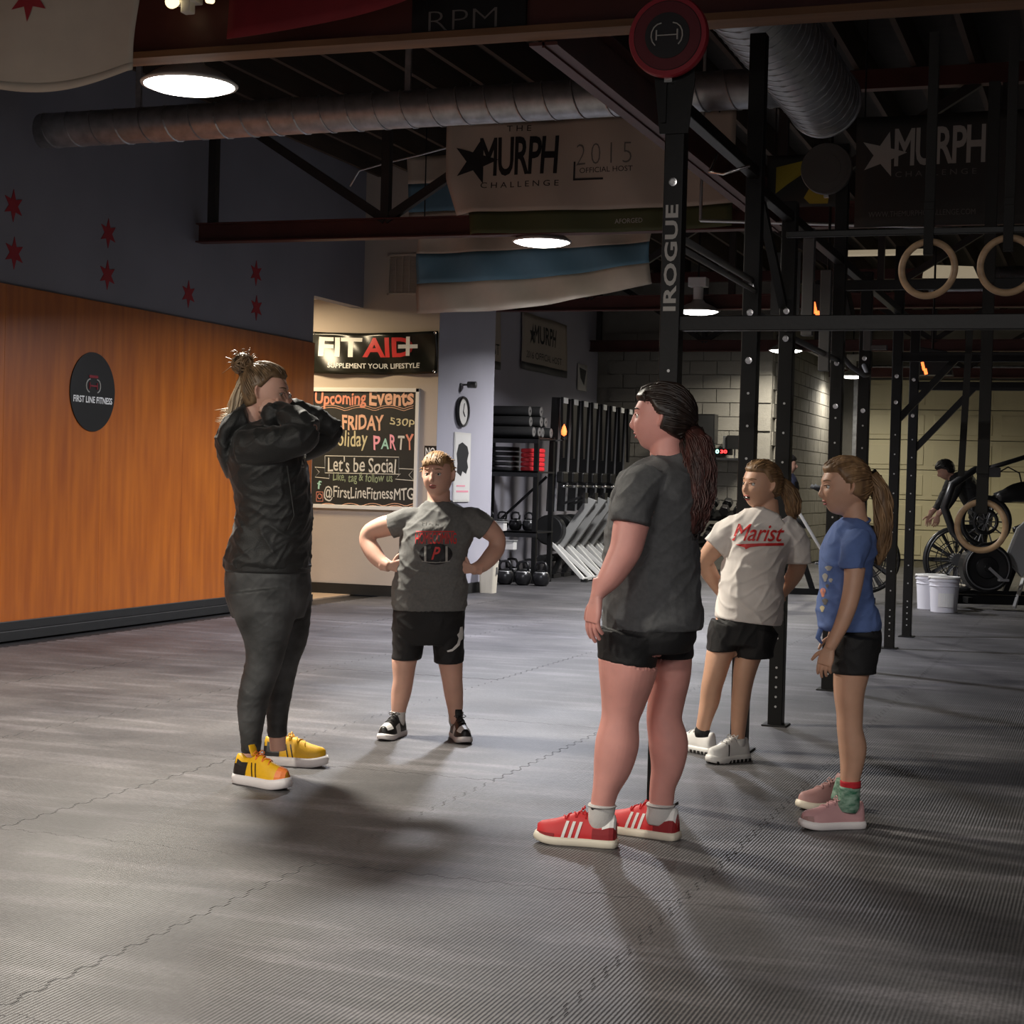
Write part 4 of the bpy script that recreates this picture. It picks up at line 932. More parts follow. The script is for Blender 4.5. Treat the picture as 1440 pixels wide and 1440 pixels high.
# black flywheel machine on the right
bx = on_floor(1398, 855); bx.z = 0
def fly(c, label):
    c = V(c); F = V((math.cos(.35), math.sin(.35), 0)); Lx = F.cross(UP); root = empty('flywheel_bike', c, label, 'exercise bike')
    fc = c+UP*.44
    part('flywheel_housing', MB().lathe(fc+Lx*.12, [(0, -.2), (.24, -.2), (.26, -.18), (.26, .0), (.24, .02), (.21, .02), (.2, .0), (.12, -.01), (.11, .01), (.04, .02), (.035, .05), (0, .05)], Lx, 40), 'plastic_black', root, False)
    part('housing_ring', MB().torus(fc+Lx*.142, Lx, .225, .008, 40, 8), 'plastic_grey', root, True)
    part('base_frame', MB().beam(c-F*.30+UP*.1, c+F*.85+UP*.1, .08, .10).beam(c-F*.2+UP*.1-Lx*.25, c-F*.2+UP*.1+Lx*.25, .06, .06).beam(c+F*.8+UP*.06-Lx*.25, c+F*.8+UP*.06+Lx*.25, .06, .06), 'rig_steel', root, bev=.006)
    part('upper_wheel', MB().torus(fc+UP*.48+F*.0, Lx, .25, .03, 40, 10).torus(fc+UP*.48, Lx, .12, .02, 30, 8), 'plastic_black', root, True)
    m_ = MB()
    for k in range(10):
        a = 2*math.pi*k/10; d = F*math.cos(a)+UP*math.sin(a); m_.tube([fc+UP*.48+d*.03, fc+UP*.48+d*.25], .008, 5)
    part('spoke', m_, 'plastic_grey', root)
    part('front_arc', MB().tube([fc-F*.12+UP*.12, fc-F*.34+UP*.36, fc-F*.44+UP*.62, fc-F*.36+UP*.86, fc-F*.12+UP*1.03, fc+F*.08+UP*1.06], [.035, .04, .045, .045, .035, .02], 10), 'plastic_black', root, True)
    part('long_handle', MB().tube([fc-F*.05+UP*1.02, fc+F*.25+UP*1.12, fc+F*.95+UP*1.36], .026, 10), 'plastic_black', root, True)
    part('seat', MB().loft3([(fc+F*.12+UP*.72, .03, .05), (fc+F*.3+UP*.79, .045, .1), (fc+F*.6+UP*.8, .04, .12), (fc+F*.85+UP*.79, .03, .1)], UP, 14), 'plastic_black', root, True)
    part('grey_shroud', MB().prism([(.22, .10), (.34, .42), (.55, .62), (.9, .70), (.95, .55), (.7, .45), (.5, .2), (.4, -.1)], fc-Lx*.05, F, UP, Lx, .1), 'light_grey_panel', root, bev=.012)
    part('console', MB().box(fc+UP*1.0+F*.05, (.14, .18, .10), (F, Lx, UP)), 'plastic_grey', root, bev=.01)
    part('cable', MB().tube([fc+UP*1.0+F*.12, fc+UP*1.06+F*.22, fc+UP*1.0+F*.34, fc+UP*.85+F*.38], .008, 6), 'plastic_black', root, True)
    part('crank', MB().beam(fc+Lx*.18, fc+Lx*.18+F*.14-UP*.12, .02, .03).box(fc+Lx*.22+F*.14-UP*.12, (.1, .08, .025), (F, Lx, UP)), 'silver', root)
    part('side_foot', MB().beam(c+F*.45+UP*.32-Lx*.1, c+F*.3+UP*.03+Lx*.1, .03, .04), 'white_enamel', root)
    return root
fly((bx.x-.1, 18.6, 0), 'black flywheel machine with curved front arc behind the low wooden ring')
rw = air_bike((bx.x-.05, 19.75, 0), math.pi+.35, 'dark exercise bike mostly hidden behind the white buckets', False)
# buckets
def bucket(c, label, s=1):
    c = V(c); root = empty('bucket', c, label, 'bucket', None)
    part('pail', MB().lathe(c, [(0, 0), (.125*s, 0), (.13*s, .005), (.148*s, .31*s), (.158*s, .315*s), (.158*s, .335*s), (.15*s, .345*s), (0, .345*s)], n=48), 'bucket', root, False)
    part('lid', MB().lathe(c+UP*.345*s, [(0, 0), (.162*s, 0), (.164*s, .012), (.155*s, .02), (.13*s, .012), (0, .012)]), 'white_enamel', root)
    part('rib', MB().torus(c+UP*.27*s, UP, .148*s, .005, 32, 6), 'bucket', root, True)
    part('bail_handle', MB().tube([c+V((.155*s*math.cos(a), -.04-.1*math.sin(a)*s, .33*s+.04*math.sin(a))) for a in [math.pi*k/10 for k in range(11)]], .004, 6), 'silver', root, True)
    return root
b1 = on_floor(1327, 861); b1.z = 0; bucket(b1, 'white plastic bucket with a lid, frontmost of the pair by the bikes')
part('label_patch', MB().rings([[b1+V((.143*math.cos(a), .143*math.sin(a), z)) for a in [(-1.9+.16*k) for k in range(8)]] for z in (.06, .2)], False), 'print_white', bpy.data.objects[[o.name for o in bpy.data.objects if o.name.startswith('bucket')][-1]] if 0 else [o for o in COL.objects if o.name.startswith('bucket') and o.parent is None][-1])
bucket(b1+V((-.17, .36, 0)), 'white plastic bucket half hidden behind the front bucket')
# pole leaning to the bike
p, q = at_y(1116, 708, 16.8), at_y(1162, 785, 17.3); e_ = p+(q-p)*((p.z-.012)/(p.z-q.z))
solo('white_pipe', MB().tube([p, q, e_], .016, 10), 'white_paint', 'thin white pipe slanting down between the two girls', 'pipe', smooth=True)
# infrared heaters
for (px, py, Y, l) in ((1148, 437, 11.9, 'infrared heater with a small orange glow, nearer of the two'), (1300, 518, 16.2, 'infrared heater with a split orange glow by the garage door')):
    c = at_y(px, py, Y); r = empty('infrared_heater', c, l, 'heater')
    part('hood', MB().prism([(-.12, -.06), (.25, -.06), (.2, .16), (-.06, .2)], c+Y_*.0, X_, UP, Y_, .22), 'black_paint', r, bev=.006)
    part('element', MB().box(c-Y_*.006+V((-.012, 0, .02)), (.026, .008, .08), ((X_+UP*.25).normalized(), Y_, (UP-X_*.25).normalized()) ).box(c-Y_*.006+V((.012, 0, -.03)), (.03, .008, .055), ((X_+UP*.25).normalized(), Y_, (UP-X_*.25).normalized())), 'heater_glow', r, bev=.003)
    part('hanger', MB().cyl(c+V((.06, .1, .18)), V((c.x+.06, c.y+.1, 4.55)), .01, 8), 'plastic_black', r)
# bulb near the fifth lamp
c = at_y(1165, 537, 27.0)
# pale strip and reflector behind the rings, lit look put in as weak glow
r = empty('ceiling_panel_light', (0, 19.5, 3.2), 'pale lit strip fixture seen behind the left high ring', 'lamp')
for (px0, px1, py, Y) in ((1170, 1300, 356, 19), ): 
    a = at_y(px0, py, Y); b = at_y(px1, py, Y); part('strip', MB().span((a.x, Y, a.z-.02), (b.x, Y+.16, a.z+.03)), 'panel_glow', r, bev=.004)
a = at_y(1300, 372, 20); b = at_y(1368, 390, 20)
part('reflector', MB().prism([(0, 0), (b.x-a.x, -.03), (b.x-a.x+.06, -.16), (-.02, -.15)], a, X_, UP, Y_, .05), 'panel_glow', r)
part('hanger', MB().cyl(a+V((.1, .03, 0)), V((a.x+.1, a.y+.03, 4.5)), .01, 6), 'plastic_black', r)
r.location = V((a.x, 19.5, a.z-.16)) if 0 else r.location
# ============================================================ PEOPLE
def evald(o, mods):
    for t, kw in mods:
        m = o.modifiers.new(t, t)
        for k, v in kw.items(): setattr(m, k, v)
    dg = bpy.context.evaluated_depsgraph_get(); dg.update()
    me = bpy.data.meshes.new_from_object(o.evaluated_get(dg)); return me
def fuse(mb, name, vox, smooth=4):
    """union of closed shells -> one continuous skin"""
    bm = bmesh.new(); me0 = mb.mesh(name); bm.from_mesh(me0); bmesh.ops.recalc_face_normals(bm, faces=bm.faces); bm.to_mesh(me0); bm.free()
    o = bpy.data.objects.new('tmp', me0); COL.objects.link(o)
    me = evald(o, [('REMESH', dict(mode='VOXEL', voxel_size=vox)), ('SMOOTH', dict(iterations=smooth, factor=.5))])
    bpy.data.objects.remove(o); bpy.data.meshes.remove(me0); me.name = name; return me
def bvh(me): return BVHTree.FromPolygons([v.co.copy() for v in me.vertices], [tuple(p.vertices) for p in me.polygons])
def folds(me, amp, fr=(7, 7, 13), seed=0, tilt=.5, mask=None):
    me.calc_loop_triangles(); ns = [v.normal.copy() for v in me.vertices]
    for v, n in zip(me.vertices, ns):
        p = v.co; k = 1 if mask is None else mask(p)
        if n.z < -.05: k *= max(0, 1+2.2*n.z)
        a = noise.noise(V((p.x*fr[0]+seed, p.y*fr[1], (p.z+tilt*(p.x-p.y))*fr[2]))); b = noise.noise(V((p.x*fr[0]*1.7, p.y*fr[1]*1.7+seed, (p.z-tilt*(p.x+p.y))*fr[2]*1.6)))
        v.co = p + n*(amp*k*(max(0, 1-3.2*abs(a))**1.5 + .6*max(0, 1-3.2*abs(b))**1.5 - .35))
def headshape(d, k, jaw=1.0):
    x, y, z = d
    s = 1/((abs(x)**2.25+abs(y)**2.25+abs(z)**2.25)**(1/2.25))
    x *= s*.074; y *= s*.113; z *= s*.096
    if y < 0:
        t = min(1, -y/.113); x *= 1-.34*t**1.6*(2-jaw)
        if z < 0: z *= 1-.50*t
    else: x *= 1+.03*math.sin(y/.113*math.pi)
    if z < 0: z *= 1.04
    if z > 0:
        g = lambda cx, cy, sx, sy: math.exp(-((abs(x)-cx)/sx)**2-((y-cy)/sy)**2)
        z += -.009*g(.031, .004, .015, .012) + .004*g(.0, .030, .05, .010) + .004*g(.040, -.030, .018, .018) + .005*g(0, -.060, .022, .014) + .007*g(0, -.098, .018, .014) - .003*g(0, -.080, .02, .006)
        z += -.004*g(.062, .02, .02, .03)
    return V((x*k, y*k, z*k))
class Fig:
    def __init__(s, px, py, label, skin, Hh=.22):
        s.O = on_floor(px, py); s.O.z = 0; s.D = (s.O-CAM).dot(FH); s.root = empty('person', s.O, label, 'person'); s.skin = skin; s.mb = MB(); s.hands = MB(); s.cl = []; s.go = []; s.k = Hh/.226
    def P(s, px, py, w=0):
        d = ray(px, py); return CAM + d*((s.D-w)/d.dot(FH))
    def sc(s, w=0): return (s.D-w)/FPX
    def loft(s, mb, rows, **k):
        """rows: (px, py, w towards camera [m], half width [px], half depth [m])"""
        R = [(s.P(x, y, w), rp*s.sc(w), rd) for x, y, w, rp, rd in rows]
        return mb.loft3(R, TOCAM, **k)
    def u(s, x, w, z=0): return (r0*x + TOCAM*w + UP*z)
    def head(s, px, py, w, F, tilt=0, roll=0, jaw=1.0):
        s.jaw = jaw
        """F: facing (x right, w to camera); head centre pixel"""
        c = s.P(px, py, w); f = s.u(*F).normalized(); x = UP.cross(f).normalized(); up = UP.copy()
        q = Matrix.Rotation(tilt, 3, x); f = q @ f; up = q @ up; q = Matrix.Rotation(roll, 3, f); up = q @ up; x = q @ x
        s.hc, s.hx, s.hu, s.hf = c, x, up, f
        s.mb.rings([[s.H(headshape((math.sin(t)*math.cos(a), math.cos(t), math.sin(t)*math.sin(a)), s.k, jaw)) for a in [2*math.pi*i/48 for i in range(48)]] for t in [math.pi*(j+.02)/36.04 for j in range(37)]])
        k = s.k; L = lambda x, y, z: s.H(V((x, y, z))*k)
        s.mb.loft3([(L(0, .022, .084), .007*k, .008*k), (L(0, .004, .094), .0085*k, .009*k), (L(0, -.016, .098), .0095*k, .010*k), (L(0, -.027, .100), .0125*k, .0105*k), (L(0, -.035, .090), .011*k, .009*k)], x, 14)
        for q in (-1, 1):
            s.mb.loft3([(L(.066*q, .028, -.004), .006*k, .010*k), (L(.077*q, .018, -.010), .007*k, .017*k), (L(.078*q, .0, -.010), .007*k, .016*k), (L(.072*q, -.022, -.002), .006*k, .009*k)], x, 12)
    def H(s, p): return s.hc + s.hx*p.x + s.hu*p.y + s.hf*p.z
    def hand(s, wrist, d, palm, thumb, L=.17, curl=.5, spread=.12):
        """wrist point, direction to the fingers, palm normal (where fingers curl), thumb side"""
        d = V(d).normalized(); t = (V(thumb) - d*V(thumb).dot(d)).normalized(); n = d.cross(t).normalized()
        if n.dot(V(palm)) < 0: n = -n
        k = L/.18; mb = s.hands
        mb.loft3([(wrist-d*.03*k, .017*k, .024*k), (wrist, .016*k, .026*k), (wrist+d*.03*k, .015*k, .034*k), (wrist+d*.065*k, .014*k, .040*k), (wrist+d*.088*k, .011*k, .038*k)], n.cross(d)*1 if 0 else t, 16, 2.6)
        for i, (off, ln) in enumerate(((.029, .072), (.0095, .082), (-.0105, .076), (-.029, .058))):
            p = wrist + d*(.080-.004*abs(i-1))*k + t*off*k; v = (d + t*off*spread*14).normalized(); rows = [(p-v*.01*k, .0085*k, .0085*k)]
            for j, (f, r) in enumerate(((.42, .0085), (.32, .0075), (.26, .0062))):
                a = curl*(.55, .8, .6)[j]*(1+.12*i); ax = v.cross(n).normalized(); v = (Matrix.Rotation(a, 3, ax) @ v).normalized()
                p = p + v*ln*f*k; rows.append((p.copy(), r*k, r*k))
            mb.loft3(rows, t, 10, 2, 3)
        s.mb.loft3([(wrist-d*.06*k, .022*k, .027*k), (wrist-d*.005*k, .0175*k, .0265*k), (wrist+d*.03*k, .015*k, .032*k), (wrist+d*.05*k, .010*k, .02*k)], n.cross(d)*1 if 0 else t, 14)
        p = wrist + d*.022*k + t*.026*k; v = (d*.62+t*.7+n*.28).normalized(); rows = [(p-t*.012*k, .012*k, .012*k)]
        for f, r in ((.035, .0105), (.030, .0088), (.022, .007)):
            p = p+v*f*k; rows.append((p.copy(), r*k, r*k)); v = (v + d*.25 + n*.22*curl).normalized()
        mb.loft3(rows, n, 10, 2, 3)
    def finish(s, vox=.0042):
        me = fuse(s.mb, 'body', vox, 5)
        if s.hands.v:
            h = fuse(s.hands, 'hands', .0022, 2)
            bm = bmesh.new(); bm.from_mesh(me); bm.from_mesh(h); bm.to_mesh(me); bm.free(); bpy.data.meshes.remove(h)
        s.bv = bvh(me); s.body = s.put('body', me, s.skin)
        return s.body
    def tuck(s, depth=.008, me=None, under=None, out=.014):
        """keep the skin under the garments, and the lower garment under the upper"""
        if me is None and len(s.go) > 1: s.tuck(.004, s.go[1].data, [s.cl[0]], .03)
        me = me or s.body.data; ns = [v.normal.copy() for v in me.vertices]
        for t in (under or s.cl):
            for v, n in zip(me.vertices, ns):
                p = v.co + s.O; q, qn, i, dist = t.find_nearest(p, .045)
                if q is None: continue
                dl = p-q; h = dl.dot(qn)
                if qn.dot(n) > .78 and -depth < h < out and (dl-qn*h).length < .004: v.co = q - qn*depth - s.O
        me.update()
    def put(s, name, me, m, parent=None):
        me.transform(Matrix.Translation(-s.O)); me.update(); return link(name, me, m, parent or s.root, True)
    def part(s, name, mb, m, parent=None, smooth=True): return part(name, mb, m, parent or s.root, smooth)
    def cloth(s, name, mb, m, vox=.006, amp=.006, fr=(7, 7, 13), seed=0, smooth=3, tilt=.5, mask=None):
        me = fuse(mb, name, vox, smooth); folds(me, amp, fr, seed, tilt, mask); s.last = bvh(me); s.cl.append(s.last); o = s.put(name, me, m); s.go.append(o); return o
    def onface(s, x, y, d=.001):
        k = s.k; o = s.H(V((x*k, y*k, .2))); h = s.bv.ray_cast(o, -s.hf); return (h[0] + s.hf*d) if h[0] else s.H(V((x*k, y*k, .09*k)))
    def face(s, brow='hair_fair', eyes=1, mouth_open=0, half=0):
        k = s.k; ex, ey = .031, .003
        for q in (-1, 1):
            p = s.onface(ex*q, ey); c = p - s.hf*.0105*k
            o = s.part('eye', MB().lathe(c-s.hf*.012*k, [(.0003, 0), (.006*k, .001*k), (.0118*k, .008*k), (.0122*k, .013*k), (.0105*k, .019*k), (.006*k, .0235*k), (.0003, .0246*k)], s.hf, 20), 'eye_white')
            s.part('iris', MB().lathe(c+s.hf*.0085*k, [(.0003, .0048*k), (.004*k, .0042*k), (.0062*k, .0022*k), (.0062*k, -.001*k)], s.hf, 16), 'iris', o)
            pts = [s.onface(ex*q+dx, ey+.0075+.003*(1-(dx/.014)**2), .0008) for dx in (-.014, -.007, 0, .007, .014)]
            s.part('eyelid', MB().tube(pts, [.0012*k, .0024*k, .003*k, .0024*k, .0012*k], 8), s.skin)
            s.part('eyelash', MB().tube([p - s.hu*.0026*k + s.hf*.001 for p in pts], .0010*k, 6), 'iris')
            s.part('eyebrow', MB().tube([s.onface(ex*q+dx*q, ey+.024+.004*(1-((dx-.002)/.018)**2), .0004) for dx in (-.016, -.008, 0, .008, .018)], [.0016*k, .0028*k, .003*k, .0024*k, .001*k], 8), brow)
        up = [s.onface(dx, -.0555+.002*(1-(dx/.02)**2)-(.0012 if dx == 0 else 0), -.0008) for dx in (-.021, -.014, -.007, 0, .007, .014, .021)]
        lo = [s.onface(dx, -.063-.004*(1-(dx/.02)**2)-mouth_open, -.0008) for dx in (-.019, -.012, -.006, 0, .006, .012, .019)]
        s.part('lips', MB().tube(up, [.0012*k, .003*k, .004*k, .0036*k, .004*k, .003*k, .0012*k], 8).tube(lo, [.0012*k, .0038*k, .005*k, .0054*k, .005*k, .0038*k, .0012*k], 8), 'lips')
        mid = [(a+b)/2+s.hf*.0022 for a, b in zip(up, lo)]
        s.part('mouth_line', MB().tube(mid, .0011*k+mouth_open*.6, 6), 'iris')
    def hair(s, m, fn, th=.013, seeds=None, gather=None, strand=130, lift=.0012, r=.0035, extra=None, wob=.003, name='hair', seed=1, wave=0):
        """fn(x,y,z)->coverage (>0 hair). strands run from seeds to the gather direction"""
        rnd = random.Random(seed); mb = MB(); k = s.k
        def surf(d, t): p = headshape(d, k); n = V((p.x/.074**2, p.y/.113**2, p.z/.096**2)).normalized(); return s.H(p+n*t)
        def cov(d):
            m_ = fn(*d); t = min(1, max(0, (m_+.10)/.55)); t = t*t*(3-2*t); g = noise.noise(V(d)*5+V((seed, 0, 0)))*.25
            return -.010*k + t*(th*(1+g)+.010*k)
        mb.rings([[surf(d, cov(d)) for d in [V((math.sin(t)*math.cos(a), math.cos(t), math.sin(t)*math.sin(a))) for a in [2*math.pi*i/64 for i in range(64)]]] for t in [math.pi*(j+.02)/48.04 for j in range(49)]])
        if gather is not None:
            g = V(gather).normalized(); n = 0; tries = 0
            while n < strand and tries < strand*30:
                tries += 1; d = V((rnd.gauss(0, 1), rnd.gauss(.2, 1), rnd.gauss(0, 1))).normalized()
                if fn(*d) < .02 or d.dot(g) > .93: continue
                n += 1; ang = d.angle(g); N = 8; reach = rnd.uniform(.6, 1) if ang > .3 else 1; pts = []
                for i in range(N+1):
                    f = i/N*reach; q = (d*math.sin((1-f)*ang)+g*math.sin(f*ang))/math.sin(ang)
                    t = cov(q)+lift+wob*math.sin(f*6+n)*rnd.uniform(.3, 1); pts.append(surf(q, t if i else t-.008))
                rr = r*rnd.uniform(.6, 1.3); mb.tube(pts, [rr*.5]+[rr]*(N-1)+[rr*.4], 5)
        if extra: extra(mb, rnd)
        return s.part(name, mb, m)
    def tail(s, mb, rnd, rows, n=60, r=.004, wave=.006, core=True, spread=.85):
        """rows px path: (px,py,w,half width px, half depth m)"""
        if core: s.loft(mb, [(x, y, w_, a*.8, b*.8) for x, y, w_, a, b in rows], n=16)
        Q = [(s.P(x, y, w_), a*s.sc(w_), b) for x, y, w_, a, b in rows]; m = len(Q)
        for i in range(n):
            th = rnd.uniform(0, 2*math.pi); rho = rnd.uniform(.6, 1.02)*spread+.08; ph = rnd.uniform(0, 6); pts = []; e = rnd.uniform(.8, 1)
            for j in range((m-1)*5+1):
                f = j/5*e; a = min(int(f), m-2); t = f-a; c = Q[a][0].lerp(Q[a+1][0], t); ra = Q[a][1]*(1-t)+Q[a+1][1]*t; rb = Q[a][2]*(1-t)+Q[a+1][2]*t
                pts.append(c + r0*(ra*rho*math.cos(th)+wave*math.sin(f*3.1+ph)) + TOCAM*(rb*rho*math.sin(th)+wave*math.cos(f*2.7+ph)))
            rr = r*rnd.uniform(.6, 1.3); mb.tube(pts, [rr]*(len(pts)-2)+[rr*.7, rr*.3], 5)
    def decal(s, name, m, vf, cx, cy, W, Hh, bvt=None, d=.0025, up=None, right=None, parent=None, bend=None):
        """flat print pressed on a garment, width/height in px; vf=(verts2d,faces)"""
        vs, fs = vf; xs = [v[0] for v in vs]; ys = [v[1] for v in vs]; sx = W/(max(xs)-min(xs)); sy = Hh/(max(ys)-min(ys)); mx = (max(xs)+min(xs))/2; my = (max(ys)+min(ys))/2
        bvt = bvt or s.last; out = []; up = up or (0, -1); right = right or (1, 0); dd = -TOCAM
        for x, y in vs:
            X = (x-mx)*sx; Y = (y-my)*sy
            if bend: Y += bend*(X/(W/2))**2
            px = cx+X*right[0]+Y*up[0]; py = cy+X*right[1]+Y*up[1]; h = bvt.ray_cast(s.P(px, py, .7), ray(px, py).normalized())
            out.append((h[0] if h[0] else s.P(px, py, .0)) + TOCAM*d)
        return s.part(name, MB().add(out, fs), m, parent, False)
def grid2(poly, n=1):
    """subdivided polygon as verts/faces"""
    bm = bmesh.new(); vs = [bm.verts.new((x, y, 0)) for x, y in poly]; bm.faces.new(vs); bmesh.ops.triangulate(bm, faces=bm.faces)
    for _ in range(n): bmesh.ops.subdivide_edges(bm, edges=bm.edges[:], cuts=1); bmesh.ops.triangulate(bm, faces=bm.faces)
    bm.verts.index_update(); r = ([(v.co.x, v.co.y) for v in bm.verts], [tuple(v.index for v in f.verts) for f in bm.faces]); bm.free(); return r

def shoe(fig, heel, toe, L=.26, upper='shoe_white', sole='sole_white', sole_h=.024, panels=(), lace='shoe_white', stripes=None, label=None, h=1.22, name='shoe', bite=False, tooth=None):
    """heel, toe: floor points giving the direction"""
    heel = V(heel); toe = V(toe); F = toe-heel; F.z = 0; F.normalize(); S_ = UP.cross(F); k = L/.28
    up = MB(); n = 22
    st = [(0, .020, .062, 0), (.012, .029, .080, 0), (.05, .034, .088, 0), (.11, .036, .080, 0), (.18, .037, .082, 0), (.26, .038, .074, 0), (.34, .042, .062, .002), (.42, .045, .052, .004), (.5, .044, .046, .006), (.55, .038, .040, .008)]
    rs = []
    XS = [0, .02, .07, .16, .28, .40, .52, .64, .76, .87, .95, 1.0]
    HW = [.020, .031, .037, .039, .038, .038, .041, .045, .047, .042, .031, .015]
    HT = [.058, .072, .072, .060, .062, .078, .073, .062, .052, .044, .037, .026]
    z0 = sole_h*k
    def sh(x): return .010*k*max(0, (x-.72)/.28)**2
    for x, a, b in zip(XS, HW, HT):
        c = heel + F*(x*L) + UP*(z0+sh(x)); ring = []
        for i in range(n):
            g = 2*math.pi*i/n; ca, sa = math.cos(g), math.sin(g); z = sa*b*h*k if sa > 0 else sa*.006
            wdt = a*k*(1-.26*max(0, sa)**1.5) ; ring.append(c + S_*math.copysign(abs(ca)**.75, ca)*wdt + UP*z)
        rs.append(ring)
    up.rings(rs); o = fig.part(name, up, upper)
    if label: o['label'] = label
    ub = BVHTree.FromPolygons(up.v, up.f)
    so = MB(); rs = []
    pr = [(0, 0), (.0, .0)]
    def outline(sc_, ex): 
        P_ = []
        for i in range(40):
            g = 2*math.pi*i/40; x = .5-.5*math.cos(g) if g <= math.pi else .5-.5*math.cos(g); x = max(0, min(1, x)); sgn = 1 if g < math.pi else -1
            for j in range(len(XS)-1):
                if XS[j] <= x <= XS[j+1]: t = (x-XS[j])/(XS[j+1]-XS[j]); a = HW[j]*(1-t)+HW[j+1]*t; break
            if i in (0, 20): a = 0
            P_.append((x*L*(1+.02*ex) - .008*ex*k*math.cos(g), sgn*(a+.003*ex)*k*sc_, x))
        return P_
    for zz, ex, sc_ in ((0, .2, .93), (.004, .8, 1.0), (z0*.7, 1, 1.03), (z0+.006*k, .6, 1.0)):
        rs.append([heel + F*x + S_*y + UP*(zz+sh(fr)*(1.2)+ (0 if not bite else .0)) for x, y, fr in outline(sc_, ex)])
    so.rings(rs); so_o = fig.part('sole', so, sole, o)
    if tooth:
        m_ = MB()
        for i in range(9):
            x = (.06+.105*i)*L
            for q in (-1, 1): m_.box(heel+F*x+S_*q*.037*k+UP*.007, (.016*k, .018*k, .014), (F, S_, UP))
        fig.part('tread', m_, tooth, o, False)
    for pm, (xa, xb), (za, zb) in panels:      # overlays: bits of the upper lifted 1.5 mm
        m_ = MB(); used = []
        for f in up.f:
            c = sum((up.v[i] for i in f), V())/len(f); xx = (c-heel).dot(F)/L; zz = c.z
            if xa <= xx <= xb and za <= zz <= zb: used.append(f)
        if used:
            cc = heel+F*L*(xa+xb)/2+UP*.03
            for f in used:
                p = [up.v[i] for i in f]; nn = (p[1]-p[0]).cross(p[2]-p[0])
                if nn.length < 1e-9: continue
                m = sum(p, V())/len(p); out_ = m-(heel+F*((m-heel).dot(F))+UP*.03); out_ = out_.normalized()
                m_.add([q+out_*.0018 + (q-m)*.04 for q in p], [tuple(range(len(p)))])
            fig.part('panel', m_, pm, o, True)
    m_ = MB()
    for i in range(5):
        x = (.40+.065*i)*L; zt = None
        pts = []
        for j in range(-3, 4):
            y = j/3*.022*k; q = heel+F*(x+.008*k*(1 if i % 2 else -1)*j/3)+S_*y+UP*.3; hh = ub.ray_cast(q, V((0, 0, -1)))
            if hh[0]: pts.append(hh[0]+UP*.0022)
        if len(pts) > 2: m_.tube(pts, .0026*k, 6)
    c = heel+F*L*.42+UP*(z0+.082*h*k)
    for q in (-1, 1): m_.tube([c, c+S_*q*.018*k+UP*.010*k, c+S_*q*.034*k+UP*.0, c+S_*q*.020*k-UP*.006*k+F*.01, c+F*.004], .0024*k, 6)
    fig.part('lace', m_, lace, o)
    fig.part('tongue', MB().loft3([(heel+F*L*.34+UP*(z0+.070*h*k), .018*k, .006*k), (heel+F*L*.30+UP*(z0+.092*h*k), .022*k, .006*k), (heel+F*L*.27+UP*(z0+.106*h*k), .019*k, .004*k)], F, 12), upper, o)
    if stripes:
        for m, n_, x0_, dx, wd in (stripes,):
            for q in (-1, 1):
                for i in range(n_):
                    m_ = MB(); cols = []
                    for j in range(5):
                        z = z0+.006+(.046*k*h)*j/4; row = []
                        for e in (0, wd):
                            x = (x0_+i*dx+e-.055*(j/4)*1.0)*L; oo = heel+F*x+S_*q*.2+UP*z; hh = ub.ray_cast(oo, -S_*q)
                            row.append((hh[0]+S_*q*.0028) if hh[0] else oo-S_*q*.16)
                        cols.append(row)
                    m_.add([p for r_ in cols for p in r_], [(2*j, 2*j+1, 2*j+3, 2*j+2) for j in range(4)]); fig.part('stripe', m_, m, o, False)
    return o
def sock(fig, rows, m, name='sock', ribs=0): 
    mb = MB(); fig.loft(mb, rows, n=20, sub=4); o = fig.part(name, mb, m)
    if ribs:
        x, y, w_, rp, rd = rows[0]; c = fig.P(x, y, w_); m_ = MB()
        m_.torus(c - UP*.004, UP, rp*fig.sc(w_), .0028, 24, 6); fig.part('cuff', m_, m, o)
    return o

# ---------------- instructor in black hoodie -----------------------------------
a = Fig(385, 1092, 'woman in a black hoodie and charcoal leggings, yellow trainers, fists raised to her face', 'skin_fair', .222)
b = a.mb
a.head(371, 553, .0, (1, .12), tilt=.10)
a.loft(b, [(352, 600, 0, 19, .055), (356, 585, 0, 17, .052), (360, 568, 0, 16, .05)])                      # neck
a.loft(b, [(376, 842, 0, 50, .13), (376, 815, 0, 58, .165), (382, 770, 0, 46, .15), (382, 720, 0, 46, .15), (374, 660, 0, 46, .17), (362, 622, 0, 34, .17), (354, 600, 0, 20, .08)], pw=2.4)
a.loft(b, [(372, 835, .09, 42, .095), (377, 880, .09, 37, .09), (373, 920, .09, 27, .07), (368, 948, .09, 23, .06), (358, 980, .09, 21, .058), (354, 1020, .09, 17, .045), (353, 1055, .09, 12.5, .034), (352, 1078, .09, 11, .026)])
a.loft(b, [(400, 835, -.09, 38, .095), (404, 880, -.09, 32, .09), (402, 915, -.09, 24, .07), (397, 940, -.09, 20, .06), (394, 970, -.09, 18, .056), (391, 1005, -.09, 15, .043), (390, 1035, -.09, 12, .034), (391, 1056, -.09, 11, .026)])
a.loft(b, [(350, 628, .15, 21, .055), (395, 622, .17, 20, .052), (434, 612, .17, 16, .045)]); a.loft(b, [(436, 610, .17, 15, .045), (412, 590, .13, 13, .038), (392, 577, .08, 9, .028)])
a.loft(b, [(360, 620, -.14, 20, .055), (420, 620, -.16, 18, .05), (468, 606, -.14, 13, .042)]); a.loft(b, [(470, 604, -.14, 13, .042), (440, 584, -.10, 12, .036), (412, 570, -.05, 9, .027)])
